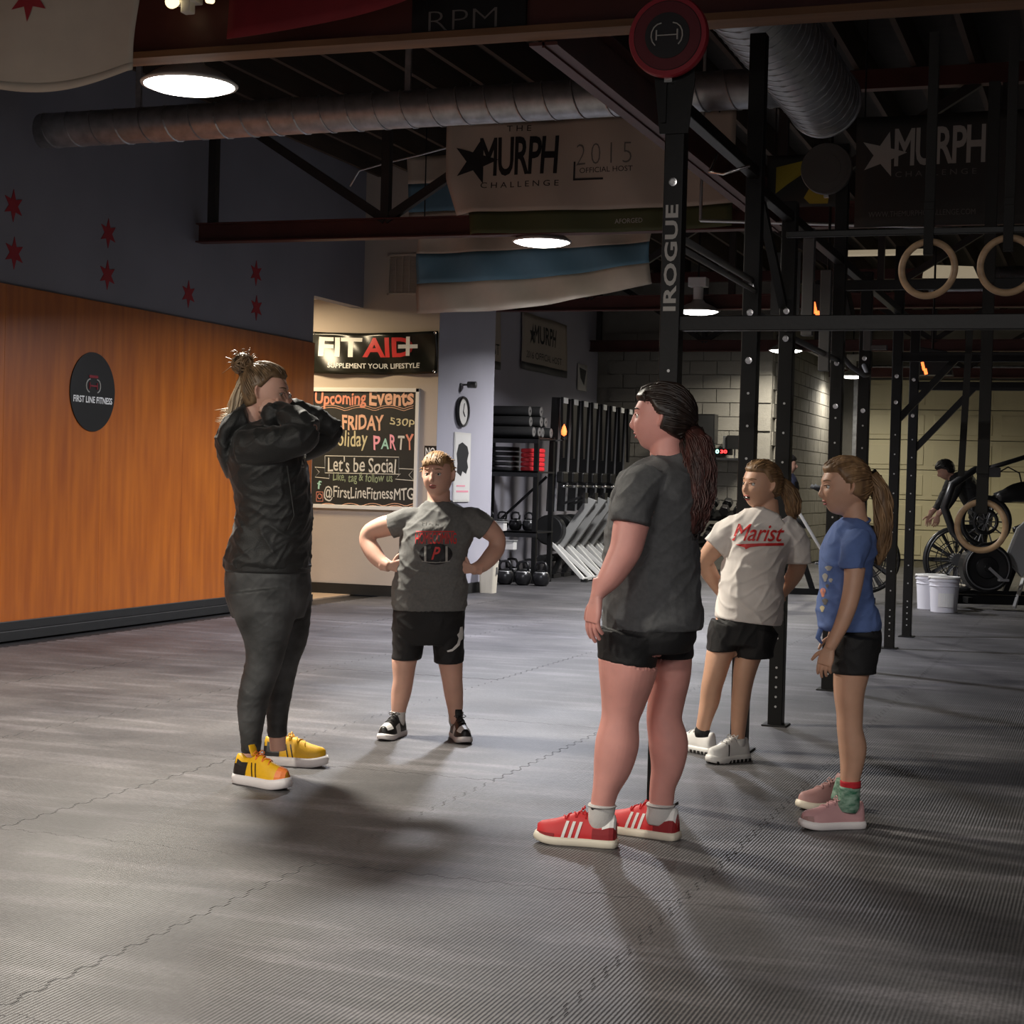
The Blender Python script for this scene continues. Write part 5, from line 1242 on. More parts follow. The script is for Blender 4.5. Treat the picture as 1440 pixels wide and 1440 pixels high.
a.hand(a.P(394, 578, .08), a.u(-.9, -.2, .35), a.u(-.3, -.6, -.3), a.u(.2, -.4, 1), .165, 1.0)
a.hand(a.P(414, 571, -.05), a.u(-.9, .3, .15), a.u(-.3, .6, -.3), a.u(.2, .4, 1), .165, 1.0)
a.finish(); a.face('hair_blonde')
def cov_back(front=.50, side=.08, low=-.25):
    def fn(x, y, z): sd = side-(.16 if y < .14 else 0)+.8*max(0, y-.14); return min(max((y-front)*3.5, (sd-z)*3.5), (y-low+.35*max(0, -z))*3.5)
    return fn
def bun(mb, rnd):
    c = a.P(342, 512, 0)
    for i in range(60):
        ax = V((rnd.gauss(0, 1), rnd.gauss(0, 1), rnd.gauss(0, 1))).normalized(); e = ax.orthogonal().normalized(); f = ax.cross(e); R = rnd.uniform(.030, .046); n0 = rnd.uniform(0, 6)
        mb.tube([c + (e*math.cos(n0+t*.5)+f*math.sin(n0+t*.5))*R for t in range(8)], .0045, 5)
    for i in range(26):
        d = V((rnd.gauss(-.4, 1), rnd.gauss(0, 1), rnd.gauss(.6, .8))).normalized(); mb.tube([c+d*.03, c+d*.055+UP*.01, c+d*.075+V((rnd.gauss(0, .01), 0, rnd.gauss(.0, .01)))], [.002, .0016, .0006], 4)
    for i in range(14):
        p = a.P(400+rnd.uniform(-6, 4), 535+rnd.uniform(-8, 22), rnd.uniform(-.03, .06)); mb.tube([p+UP*.02-r0*.02, p, p+r0*.012-UP*.02], [.0015, .0015, .0005], 4)
h = a.hair('hair_blonde', cov_back(.52, .12, -.40), .012, gather=(0, .75, -.66), strand=200, extra=bun, seed=3)
a.part('hair_tie', MB().torus(a.P(345, 522, 0), (a.hu*.75-a.hf*.66).normalized(), .024, .008, 20, 8), 'plastic_black', h)
def low(mb, rnd):
    a.tail(mb, rnd, [(345, 530, 0, 9, .05), (336, 560, 0, 13, .07), (330, 582, 0, 14, .075), (322, 600, 0, 12, .06)], 60, .0035, .004)
    for i in range(22):
        p = a.P(325+rnd.uniform(-5, 8), 580+rnd.uniform(-8, 14), rnd.uniform(-.06, .08)); mb.tube([p+r0*.02, p-r0*.02-UP*.006, p-r0*rnd.uniform(.04, .06)-UP*.012], [.003, .0022, .0006], 4)
mbl = MB(); low(mbl, random.Random(5)); a.part('loose_hair', mbl, 'hair_light', h)['label'] = 'pale blonde loose hair over the hood'
c = MB()
a.loft(c, [(377, 800, 0, 60, .17), (377, 792, 0, 60, .175), (381, 768, 0, 56, .175), (386, 735, 0, 53, .172), (384, 700, 0, 52, .172), (378, 665, 0, 54, .185), (368, 635, 0, 50, .19), (358, 612, 0, 36, .15), (352, 598, 0, 26, .09)], pw=2.4, n=40)
c2 = []
a.loft(c, [(343, 632, .13, 26, .07), (370, 628, .17, 26, .068), (405, 622, .18, 24, .062), (432, 612, .17, 20, .055), (440, 603, .16, 13, .045)], n=32)
a.loft(c, [(438, 608, .16, 20, .055), (420, 596, .14, 20, .05), (402, 583, .10, 16, .044), (388, 577, .07, 12, .038), (382, 580, .055, 9, .03)], n=32)
a.loft(c, [(388, 571, .08, 13, .042), (381, 586, .09, 14, .044), (384, 602, .085, 9, .03)], n=18)                      # bunched cuff and fist
a.loft(c, [(358, 622, -.13, 26, .07), (400, 628, -.17, 25, .066), (440, 622, -.17, 22, .058), (468, 608, -.15, 15, .048), (474, 600, -.14, 8, .03)], n=32)
a.loft(c, [(470, 606, -.14, 15, .05), (448, 590, -.11, 16, .046), (424, 576, -.07, 12, .038), (408, 569, -.03, 8, .03)], n=32)
a.loft(c, [(352, 590, 0, 24, .10), (334, 597, 0, 20, .12), (322, 612, 0, 16, .12), (322, 640, 0, 15, .11), (332, 668, 0, 14, .08)], n=32)  # hood
a.cloth('hoodie', c, 'hoodie', .0055, .007, (8, 8, 13), 2)
hood = a.body.parent.children[-1]
a.part('hem_band', MB().rings([MB().ring(a.P(377, y, 0), r0, TOCAM, 59.5*a.sc(), .175, 30, 2.4) for y in (803, 800, 792, 790)]), 'hoodie', hood)
a.decal('chest_logo', 'print_grey', grid2([(0, 0), (4, 0), (6, 12), (3, 14), (1, 8)], 1), 427, 649, 7, 17)
m_ = MB(); m_.tube([a.P(404, 655, .17), a.P(409, 690, .175), a.P(414, 725, .175), a.P(405, 745, .175)], .003, 5)
a.part('pocket_seam', m_, 'hoodie', hood)
c = MB()
a.loft(c, [(377, 868, 0, 50, .14), (377, 838, 0, 59, .165), (377, 812, 0, 59.5, .172), (377, 790, 0, 56, .17)], pw=2.4, n=40)
a.loft(c, [(369, 830, .085, 50, .10), (373, 870, .09, 42, .096), (374, 900, .09, 32, .08), (371, 930, .09, 26, .068), (364, 955, .09, 24, .062), (357, 980, .09, 22.5, .06), (354, 1010, .09, 19, .052), (353, 1035, .09, 15.5, .044), (353, 1058, .09, 13.5, .04)], n=32)
a.loft(c, [(398, 830, -.085, 41, .10), (403, 870, -.09, 34, .096), (404, 900, -.09, 28, .08), (400, 925, -.09, 22, .066), (396, 950, -.09, 19.5, .062), (392, 978, -.09, 18, .058), (390, 1005, -.09, 15.5, .048), (390, 1036, -.09, 13.5, .04)], n=32)
a.cloth('leggings', c, 'leggings', .0055, .0022, (9, 9, 16), 5)
P_ = a.P
n0 = P_(343, 1097, .12); n0.z = 0; n1 = P_(405, 1108, .16); n1.z = 0
def fpt(x, y): p = on_floor(x, y); p.z = 0; return p
shoe(a, fpt(334, 1100), fpt(404, 1112), .265, 'shoe_yellow', 'sole_white', .036, panels=(('shoe_black', (0, .30), (0, .085)), ('shoe_orange', (.90, 1.0), (0, .2))), lace='shoe_orange', name='trainer', stripes=('shoe_black', 2, .42, .08, .02), label='near yellow trainer with orange toe')
shoe(a, fpt(372, 1074), fpt(456, 1079), .265, 'shoe_yellow', 'sole_white', .036, panels=(('shoe_black', (0, .30), (0, .085)),), lace='shoe_yellow', name='trainer', stripes=('shoe_black', 2, .42, .08, .02))
a.tuck(out=.035)

# ---------------- boy -----------------------------------------------------------
a = Fig(600, 1036, 'boy in a grey homecoming t-shirt and black shorts, standing with hands on hips', 'skin_fair', .205)
b = a.mb
a.head(616, 669, .0, (-.30, 1), tilt=-.04, roll=.03, jaw=1.45)
a.loft(b, [(617, 718, 0, 24, .06), (617, 706, -.01, 17, .052), (617, 690, -.015, 16, .05)])
a.loft(b, [(603, 872, 0, 40, .10), (603, 850, 0, 46, .12), (605, 810, .01, 46, .13), (610, 770, .01, 44, .12), (617, 738, 0, 48, .10), (618, 718, 0, 36, .075), (617, 706, 0, 18, .05)], pw=2.3)
a.loft(b, [(580, 870, 0, 24, .085), (572, 905, 0, 21, .078), (568, 935, .01, 17, .066), (567, 957, .015, 14.5, .055), (564, 975, 0, 14, .055), (561, 995, 0, 11, .042), (560, 1010, 0, 8.5, .028), (560, 1018, 0, 7, .024)])
a.loft(b, [(624, 870, 0, 24, .085), (630, 905, 0, 21, .078), (634, 935, .01, 17, .066), (636, 957, .015, 14.5, .055), (638, 975, 0, 13.5, .055), (640, 995, 0, 11, .042), (641, 1010, .02, 8.5, .028), (641, 1018, .02, 7, .024)])
a.loft(b, [(580, 728, 0, 14, .05), (562, 735, -.01, 15, .048), (535, 742, -.03, 14.5, .045), (519, 750, -.04, 12, .04), (517, 758, -.04, 12, .04), (524, 775, -.01, 12.5, .04), (537, 791, .03, 10, .034), (548, 797, .06, 8, .026)])
a.loft(b, [(656, 728, 0, 14, .05), (672, 735, -.01, 15, .048), (688, 745, -.03, 14.5, .045), (699, 758, -.04, 12, .04), (699, 768, -.04, 12, .04), (690, 783, -.01, 12, .04), (675, 797, .03, 9.5, .033), (664, 801, .06, 8, .026)])
a.hand(a.P(548, 796, .06), a.u(1, .25, .05), a.u(-.2, -1, -.3), a.u(.0, .2, 1), .145, .55)
a.hand(a.P(664, 800, .06), a.u(-1, .25, .15), a.u(.2, -1, -.3), a.u(.0, .2, 1), .145, .55)
a.finish(.004); a.face('hair_boy')
def cov_boy(x, y, z): return max((y-.46)*4 if z > .1 else (y-.1)*3, min((-.05-z)*4, (y+.30)*4))
def fringe(mb, rnd):
    for i in range(130):
        x0_ = rnd.uniform(-.85, .85); d0 = V((x0_*.8, .85, rnd.uniform(.0, .5))).normalized(); d1 = V((x0_*1.0-.1, rnd.uniform(.36, .50), .9)).normalized(); pts = []
        for j in range(6):
            q = d0.lerp(d1, j/5).normalized(); p = headshape(q, a.k); n = p.normalized(); pts.append(a.H(p+n*(.014-.005*j/5)))
        mb.tube(pts, [.003, .0035, .0035, .003, .0025, .001], 5)
    for i in range(160):
        d0 = V((rnd.gauss(0, .7), rnd.uniform(.1, 1), rnd.gauss(-.2, .6))).normalized()
        if cov_boy(*d0) < .1: continue
        p = headshape(d0, a.k); n = p.normalized(); t = V((rnd.gauss(0, .3), -.4, .3)); mb.tube([a.H(p+n*.008), a.H(p+n*.016+t*.008), a.H(p+n*.018+t*.018)], [.0035, .003, .001], 5)
a.hair('hair_boy', cov_boy, .010, extra=fringe, seed=8)
c = MB()
a.loft(c, [(604, 858, 0, 51, .135), (604, 850, 0, 52, .14), (605, 825, .0, 52.5, .142), (607, 795, .01, 49, .145), (611, 765, .01, 48, .135), (617, 742, 0, 51, .12), (618, 724, 0, 42, .09), (617, 711, 0, 26, .062), (617, 705, 0, 17, .052)], pw=2.3, n=40)
a.loft(c, [(592, 728, 0, 14, .06), (577, 731, 0, 18, .064), (563, 735, -.005, 18.5, .062), (552, 739, -.012, 18, .058), (549, 740, -.014, 18, .058)], n=20)
a.loft(c, [(643, 728, 0, 14, .06), (658, 731, 0, 18, .064), (671, 736, -.005, 18.5, .062), (681, 742, -.012, 18, .058), (684, 744, -.014, 18, .058)], n=20)
sh_ = a.cloth('t_shirt', c, 'grey_heather', .0055, .007, (6, 6, 11), 11)
a.part('collar', MB().tube([a.P(617+19*math.cos(t), 708-4.5*math.sin(t)+5, 0)+TOCAM*(-.058*math.sin(t)) for t in [2*math.pi*i/20 for i in range(20)]], .005, 8, True), 'grey_heather', sh_)
a.decal('lettering', 'print_red', text2d('HOMECOMING', 1, bold=.012, maxlen=.3), 613, 757, 58, 16, bend=0, parent=sh_, d=.004)
a.decal('red_bar', 'print_red', grid2([(0, 0), (10, 0), (10, 1), (0, 1)], 4), 612, 747.5, 54, 1.6, parent=sh_, d=.004)
a.decal('football_print', 'print_black', grid2([(math.cos(t)*(1), math.sin(t)*.72) for t in [2*math.pi*i/24 for i in range(24)]], 2), 613, 779, 47, 30, parent=sh_, d=.003)
a.decal('football_stripe', 'print_grey', grid2([(0, 0), (1, 0), (1, 6), (0, 6)], 3), 598, 779, 3, 22, parent=sh_, d=.005); a.decal('football_stripe', 'print_grey', grid2([(0, 0), (1, 0), (1, 6), (0, 6)], 3), 628, 779, 3, 22, parent=sh_, d=.005)
a.decal('football_stripe', 'print_grey', grid2([(0, .8), (2, .2), (4, 0), (6, .2), (8, .8), (8, 1.1), (6, .5), (4, .3), (2, .5), (0, 1.1)], 2), 613, 790, 40, 3, parent=sh_, d=.005)
a.decal('letter_emblem', 'print_red', text2d('P', 1, bold=.02, shear=.4, maxlen=.3), 613, 778, 13, 18, parent=sh_, d=.006)
a.decal('small_lettering', 'print_dim', text2d('MARIST', 1, spacing=1.4, maxlen=.4), 614, 735, 42, 5, parent=sh_, d=.004); a.decal('small_lettering', 'print_dim', text2d('redhawks', 1, shear=.4, maxlen=.4), 612, 742, 40, 6, parent=sh_, d=.004)
c = MB()
a.loft(c, [(603, 905, 0, 40, .11), (603, 885, 0, 50, .135), (603, 865, 0, 50, .138), (603, 845, 0, 47, .13)], pw=2.4, n=40)
a.loft(c, [(578, 875, 0, 26, .105), (574, 900, 0, 23, .098), (573, 915, 0, 21.5, .094), (572, 925, 0, 21, .092), (572, 927, 0, 21, .092)], n=34)
a.loft(c, [(627, 875, 0, 26, .105), (630, 900, 0, 22, .098), (631, 918, 0, 21, .094), (631, 930, 0, 20.5, .092), (631, 932, 0, 20.5, .092)], n=34)
sh_ = a.cloth('shorts', c, 'black_cloth', .006, .005, (7, 7, 9), 21)
a.decal('side_logo', 'print_white', grid2([(0, 0), (2, .6), (4, 2.4), (4.6, 4.2), (4, 5.4), (4.8, 6.2), (5.2, 8), (6.2, 8.2), (6.4, 5.2), (6.3, 4.0), (5.4, 3.4), (5.0, 1.9), (3.4, .6), (2.2, -.2), (.3, -.5)], 2), 640, 899, 23, 36, parent=sh_, d=.005)
for q, (x, y) in enumerate(((560, 1000), (641, 1001))): sock(a, [(x, y, 0, 10.6, .036), (x, y+8, 0, 10.2, .036), (x, y+14, 0, 10, .034), (x, y+20, .0, 8, .026)], 'sock_white', ribs=1)
for h0, t0, nm in (((565, 1033), (536, 1043), 'left'), ((640, 1036), (655, 1047), 'right')):
    shoe(a, fpt(*h0), fpt(*t0), .235, 'shoe_black', 'sole_white', .026, panels=(('shoe_white', (.76, .97), (.045, .2)), ('shoe_white', (.35, .62), (.03, .062))), lace='shoe_black', h=1.3, name='sneaker', tooth=None)
a.tuck()

# ---------------- woman in charcoal t-shirt ------------------------------------
a = Fig(862, 1186, 'girl with a long dark ponytail in a charcoal t-shirt and red striped shoes', 'skin_pink', .222)
b = a.mb
a.head(931, 590, 0, (-1, -.22), tilt=-.06)
a.loft(b, [(940, 655, 0, 34, .08), (938, 636, 0, 24, .062), (938, 612, 0, 23, .056)])
a.loft(b, [(912, 905, 0, 52, .12), (914, 880, 0, 62, .155), (916, 820, 0, 62, .16), (915, 760, 0, 62, .15), (922, 700, 0, 58, .17), (936, 665, 0, 40, .14), (940, 645, 0, 25, .07)], pw=2.4)
a.loft(b, [(886, 910, .07, 46, .11), (882, 950, .07, 40, .10), (876, 990, .06, 31, .078), (872, 1012, .06, 27, .068), (868, 1045, .06, 31, .07), (861, 1080, .06, 27, .062), (852, 1110, .06, 19, .046), (847, 1133, .06, 16.5, .034), (846, 1150, .06, 14, .024)])
a.loft(b, [(938, 905, -.09, 36, .11), (943, 945, -.09, 29, .10), (937, 985, -.09, 26, .078), (934, 1010, -.09, 25, .068), (940, 1045, -.09, 28, .07), (938, 1080, -.09, 23, .06), (932, 1105, -.09, 18.5, .046), (930, 1130, -.09, 17, .034), (929, 1145, -.09, 14, .024)])
a.loft(b, [(905, 685, .14, 26, .06), (894, 715, .18, 26, .06), (886, 745, .21, 25, .056), (880, 772, .225, 23, .052), (871, 790, .23, 21, .048), (858, 812, .235, 17.5, .042), (846, 828, .235, 12.5, .030), (839, 840, .235, 8, .022)])
a.loft(b, [(948, 685, -.14, 24, .06), (930, 760, -.16, 22, .055), (905, 800, -.16, 16, .045)])
a.hand(a.P(839, 839, .235), a.u(-.15, .05, -1), a.u(.9, -.5, 0), a.u(-.5, -.85, 0), .175, .35)
a.finish(); a.face('hair_brown')
def tailg(mb, rnd):
    a.tail(mb, rnd, [(970, 600, 0, 14, .04), (979, 622, .03, 22, .05), (979, 655, .06, 26, .055), (975, 690, .08, 27, .055), (972, 720, .09, 25, .05), (970, 745, .09, 17, .04), (968, 760, .09, 8, .02)], 90, .0028, .009)
    for i in range(5): mb.tube([a.P(912+rnd.uniform(-6, 4), 548+rnd.uniform(0, 6), .05), a.P(906+rnd.uniform(-3, 3), 556, .055), a.P(905+rnd.uniform(-3, 3), 566, .06)], [.002, .0016, .0006], 4)
h = a.hair('hair_brown', cov_back(.44, .16, -.30), .016, gather=(0, -.12, -1), strand=230, extra=tailg, seed=12, r=.004)
a.part('hair_tie', MB().torus(a.P(971, 602, 0), (r0*.8-UP*.5).normalized(), .034, .009, 20, 8), 'plastic_black', h)
mbl = MB(); a.tail(mbl, random.Random(4), [(972, 603, .02, 9, .03), (979, 616, .04, 19, .05), (982, 655, .07, 25, .06), (979, 695, .09, 26, .06), (975, 722, .10, 23, .055), (972, 750, .10, 12, .03)], 300, .0019, .010)
a.part('ponytail_strands', mbl, 'hair_red', h)['label'] = 'wavy reddish brown ponytail'
a.part('earring', MB().lathe(a.H(V((-.085, -.022, -.004))), [(0, 0), (.004, .002), (.0, .006)], a.hx*-1, 8), 'chrome')
c = MB()
a.loft(c, [(917, 884, 0, 70, .175), (917, 876, 0, 70.5, .178), (916, 835, 0, 68.5, .172), (915, 800, 0, 66, .165), (917, 760, 0, 65, .165), (922, 720, 0, 64, .18), (928, 690, 0, 60, .188), (938, 664, 0, 46, .155), (942, 648, 0, 31, .09), (942, 640, 0, 25, .068)], pw=2.4, n=30)
a.loft(c, [(912, 674, .11, 28, .085), (899, 691, .145, 30, .083), (891, 712, .19, 29, .074), (886, 732, .21, 28, .070), (885, 737, .212, 28, .070)], n=34)
a.loft(c, [(950, 672, -.11, 26, .085), (948, 700, -.15, 27, .08), (944, 730, -.16, 25, .074)], n=32)
sh_ = a.cloth('t_shirt', c, 'charcoal_heather', .006, .009, (5, 5, 9), 31)
a.part('collar', MB().tube([a.P(941+26*math.cos(t), 642-3*math.cos(t)+5*math.sin(t), 0)+TOCAM*(.066*math.sin(t)) for t in [2*math.pi*i/20 for i in range(20)]], .006, 8, True), 'charcoal_heather', sh_)
c = MB()
a.loft(c, [(912, 915, 0, 58, .16), (912, 895, 0, 66, .175), (914, 870, 0, 64, .175)], pw=2.4, n=40)
a.loft(c, [(887, 890, .07, 50, .12), (883, 912, .07, 44, .112), (881.5, 929, .07, 41.5, .108), (881, 932, .07, 41.5, .108)], n=34)
a.loft(c, [(938, 885, -.09, 40, .12), (942, 905, -.09, 34, .11), (944, 922, -.09, 31, .106), (944, 925, -.09, 30.5, .106)], n=34)
a.cloth('shorts', c, 'black_cloth', .006, .003, (8, 8, 12), 41)
s1 = sock(a, [(847, 1131, .06, 19.5, .036), (846, 1143, .06, 18.5, .034), (845, 1155, .06, 18, .028), (844, 1166, .06, 14, .018)], 'sock_white', ribs=1)
sock(a, [(929, 1130, -.09, 19.5, .036), (928, 1141, -.09, 18.5, .034), (926, 1151, -.09, 18, .028), (925, 1160, -.09, 14, .018)], 'sock_white', ribs=1)
a.decal('tick_mark', 'print_black', grid2([(0, 1), (.6, .2), (3, 1.6), (1, .9), (.3, 1.3)], 1), 836, 1137, 11, 4, bvt=bvh(s1.data) if 0 else BVHTree.FromPolygons([v.co + a.O for v in s1.data.vertices], [tuple(p.vertices) for p in s1.data.polygons]), parent=s1)
for h0, t0, l in (((866, 1192), (767, 1184), 'near red shoe with three white stripes'), ((952, 1182), (870, 1170), 'far red shoe with three white stripes')):
    shoe(a, fpt(*h0), fpt(*t0), .27, 'shoe_red', 'sole_cream', .024, panels=(('shoe_dark_red', (.80, 1.0), (0, .042)), ('shoe_dark_red', (0, .26), (0, .058)), ('shoe_white', (0, .22), (.066, .2))), lace='shoe_red', stripes=('shoe_white', 3, .46, .085, .038), name='shoe', label=l)
a.tuck()

# ---------------- girl in white t-shirt ------------------------------------------
a = Fig(1010, 1068, 'girl in a white t-shirt with red script and white sneakers, hands behind her back', 'skin_tan', .205)
b = a.mb
a.head(1070, 683, 0, (-.95, .62), tilt=-.04, roll=-.05)
a.loft(b, [(1077, 738, 0, 24, .06), (1079, 722, -.01, 17, .05), (1078, 704, -.02, 16, .048)])
a.loft(b, [(1046, 892, -.02, 36, .10), (1047, 878, -.02, 41, .11), (1052, 845, -.02, 40, .11), (1058, 800, 0, 38, .10), (1066, 765, 0, 42, .10), (1072, 742, 0, 40, .08), (1076, 728, 0, 22, .055)], pw=2.3)
a.loft(b, [(1022, 895, -.01, 24, .08), (1012, 920, .0, 19, .072), (1006, 945, .01, 16.5, .06), (1001, 965, 0, 15, .055), (998, 985, -.02, 14, .053), (992, 1008, -.03, 11, .04), (988, 1026, -.04, 9.5, .034), (987, 1034, -.04, 8.5, .024)])
a.loft(b, [(1060, 895, .0, 25, .08), (1053, 920, .01, 19, .072), (1047, 945, .03, 16, .06), (1044, 965, .03, 14, .054), (1041, 990, .02, 13, .052), (1039, 1015, .02, 11, .042), (1038, 1038, .02, 9.5, .03), (1038, 1046, .02, 9, .024)])
a.loft(b, [(1030, 745, -.01, 16, .05), (1014, 762, -.02, 16, .048), (1000, 776, -.04, 13.5, .042), (992, 788, -.06, 12, .038), (996, 802, -.10, 12, .036), (1008, 822, -.15, 10, .032), (1022, 842, -.18, 8, .026)])
a.loft(b, [(1110, 752, -.01, 16, .05), (1119, 772, -.02, 15, .048), (1122, 790, -.04, 13, .042), (1118, 806, -.08, 12, .038), (1108, 822, -.13, 10, .034), (1092, 842, -.17, 8, .026)])
a.hand(a.P(1024, 843, -.18), a.u(1, 0, -.3), a.u(0, 1, 0), a.u(0, 0, 1), .14, .5); a.hand(a.P(1090, 843, -.19), a.u(-1, -.1, -.3), a.u(0, 1, 0), a.u(0, 0, 1), .14, .5)
a.finish(.004); a.face('hair_fair', mouth_open=.006)
def tailw(mb, rnd):
    a.tail(mb, rnd, [(1096, 676, -.06, 10, .035), (1108, 688, -.05, 13, .04), (1114, 705, -.04, 14, .04), (1115, 720, -.04, 10, .03), (1114, 732, -.04, 5, .015)], 60, .0035, .004)
h = a.hair('hair_fair', cov_back(.50, .10, -.22), .012, gather=(0, .15, -1), strand=220, extra=tailw, seed=22)
a.part('hair_tie', MB().torus(a.P(1098, 677, -.06), (r0*.8-FH*-.4-UP*.2).normalized(), .022, .006, 18, 6), 'plastic_black', h)
c = MB()
a.loft(c, [(1052, 874, -.02, 46, .135), (1053, 866, -.02, 46.5, .138), (1055, 840, -.01, 45, .135), (1058, 810, 0, 43, .13), (1063, 780, 0, 43.5, .125), (1067, 760, 0, 47, .12), (1071, 742, 0, 46, .10), (1075, 730, 0, 31, .07), (1077, 724, -.01, 19, .054)], pw=2.3, n=40)
a.loft(c, [(1040, 742, 0, 20, .07), (1025, 752, -.005, 22, .068), (1012, 762, -.015, 19, .062), (1006, 768, -.02, 18, .06), (1004, 770, -.02, 18, .06)], n=20)
a.loft(c, [(1096, 742, 0, 22, .07), (1110, 754, -.005, 23, .068), (1119, 775, -.015, 20, .062), (1123, 790, -.02, 18.5, .06), (1123, 793, -.02, 18.5, .06)], n=20)
sh_ = a.cloth('t_shirt', c, 'white_cotton', .0055, .008, (6, 6, 10), 51)
a.part('collar', MB().tube([a.P(1077+20*math.cos(t), 725+2*math.cos(t)-5*math.sin(t), 0)+TOCAM*(-.056*math.sin(t)) for t in [2*math.pi*i/20 for i in range(20)]], .0045, 8, True), 'white_cotton', sh_)
ry = (1, .06)
a.decal('script_lettering', 'print_red', text2d('Marist', 1, bold=.006, shear=.45, maxlen=.25, spacing=.95), 1066, 749, 74, 24, parent=sh_, d=.004, right=(1, .02), up=(0, -1))
a.decal('underline_swash', 'print_red', grid2([(0, 3), (8, 3.6), (16, 3.8), (16, 2.2), (8, 2), (5, 1.4), (3.4, 0), (3, 1.2), (1.6, 1.8)], 2), 1068, 768, 68, 9, parent=sh_, d=.004)
c = MB()
a.loft(c, [(1047, 905, -.01, 42, .12), (1048, 885, -.01, 43, .12), (1050, 872, -.02, 36, .10)], pw=2.4, n=40)
a.loft(c, [(1026, 880, 0, 28, .10), (1018, 900, 0, 24, .094), (1015, 912, 0, 20.5, .09), (1015, 915, 0, 20.5, .09)], n=34)
a.loft(c, [(1066, 885, .01, 30, .10), (1062, 908, .01, 27, .096), (1061, 922, .01, 26, .092), (1061, 925, .01, 26, .092)], n=34)
a.cloth('shorts', c, 'black_cloth', .006, .006, (7, 7, 8), 61)
sock(a, [(989, 1024, -.04, 10.5, .034), (987, 1030, -.04, 10.5, .034), (987, 1036, -.04, 9, .028)], 'black_cloth'); sock(a, [(1038, 1038, .02, 10.6, .034), (1038, 1045, .02, 10.6, .034), (1038, 1051, .02, 9, .028)], 'sock_white')
shoe(a, fpt(1003, 1062), fpt(962, 1054), .225, 'shoe_white', 'shoe_white', .034, lace='sock_white', tooth='shoe_black', name='sneaker', h=1.3)
shoe(a, fpt(1050, 1069), fpt(990, 1075), .225, 'shoe_white', 'shoe_white', .034, lace='sock_white', tooth='shoe_black', name='sneaker', h=1.3, stripes=('shoe_black', 1, .62, .1, .03))
a.tuck()

# ---------------- girl in blue ----------------------------------------------------
a = Fig(1180, 1160, 'girl in a blue t-shirt and black shorts, green patterned sock and pink shoes, side on', 'skin_tan', .200)
b = a.mb
a.head(1188, 686, 0, (-1, .12), tilt=.02)
a.loft(b, [(1205, 748, 0, 24, .06), (1203, 730, 0, 17, .048), (1200, 708, 0, 16, .045)])
a.loft(b, [(1206, 890, 0, 27, .10), (1206, 870, 0, 28, .105), (1196, 835, 0, 28, .10), (1193, 800, 0, 30, .10), (1197, 770, 0, 30, .11), (1203, 748, 0, 23, .09), (1205, 735, 0, 16, .05)], pw=2.3)
for w_ in (.075, -.075):
    dx = 0 if w_ > 0 else -2
    a.loft(b, [(1204+dx, 900, w_, 30, .075), (1199+dx, 940, w_, 25, .068), (1195+dx, 975, w_, 20.5, .06), (1196+dx, 1005, w_, 17.5, .052), (1196+dx, 1025, w_, 17, .05), (1200+dx, 1050, w_, 18.5, .052), (1199+dx, 1075, w_, 15.5, .044), (1196+dx, 1100, w_, 12.5, .03), (1195+dx, 1125, w_, 11, .022)])
a.loft(b, [(1208, 762, .11, 16, .045), (1203, 790, .14, 15.5, .040), (1200, 820, .16, 13.5, .036), (1195, 845, .17, 12.5, .034), (1185, 875, .18, 11, .030), (1174, 898, .18, 9, .024), (1167, 912, .18, 8, .02)])
a.loft(b, [(1208, 762, -.11, 16, .045), (1200, 820, -.13, 13.5, .038), (1190, 845, -.13, 12.5, .036), (1180, 872, -.14, 10.5, .03), (1172, 889, -.14, 8.5, .022)])
a.hand(a.P(1167, 910, .18), a.u(-.30, .05, -1), a.u(.5, -1, 0), a.u(-1, -.7, .1), .135, .42, .03)
a.hand(a.P(1172, 890, -.14), a.u(.0, 0, -1), a.u(0, 1, 0), a.u(-1, 0, .2), .13, .7, .02)
a.finish(.004); a.face('hair_fair')
def tailb(mb, rnd):
    a.tail(mb, rnd, [(1226, 668, 0, 12, .035), (1236, 685, .01, 14, .04), (1241, 710, .02, 14, .042), (1243, 740, .02, 12.5, .04), (1240, 770, .02, 10, .03), (1235, 795, .02, 4, .012)], 70, .0035, .005)
    for i in range(0): mb.tube([a.P(1178+rnd.uniform(-3, 5), 660, .05), a.P(1185+rnd.uniform(-4, 4), 695+rnd.uniform(-5, 5), .075), a.P(1195+rnd.uniform(-6, 4), 722+rnd.uniform(-8, 6), .07)], [.002, .0018, .0006], 4)
h = a.hair('hair_fair', cov_back(.48, .22, -.22), .013, gather=(0, .25, -1), strand=230, extra=tailb, seed=32)
a.part('hair_tie', MB().torus(a.P(1228, 670, 0), (r0*.9-UP*.2).normalized(), .022, .006, 18, 6), 'plastic_black', h)
c = MB()
a.loft(c, [(1194, 886, 0, 42, .124), (1194, 876, 0, 43.5, .126), (1189, 855, 0, 39, .116), (1189, 825, 0, 36, .110), (1189, 800, 0, 37, .112), (1193, 775, 0, 37, .118), (1198, 755, 0, 32, .115), (1203, 741, 0, 25, .09), (1205, 732, 0, 18, .055)], pw=2.3, n=40)
a.loft(c, [(1206, 757, .085, 21, .056), (1203, 772, .12, 20, .054), (1199, 788, .138, 17.5, .050), (1198, 797, .143, 17, .048), (1198, 799, .143, 17, .048)], n=32)
a.loft(c, [(1206, 756, -.09, 22, .06), (1202, 775, -.115, 20, .058), (1199, 797, -.125, 17, .052)], n=32)
sh_ = a.cloth('t_shirt', c, 'blue_cotton', .0055, .007, (6, 6, 10), 71)
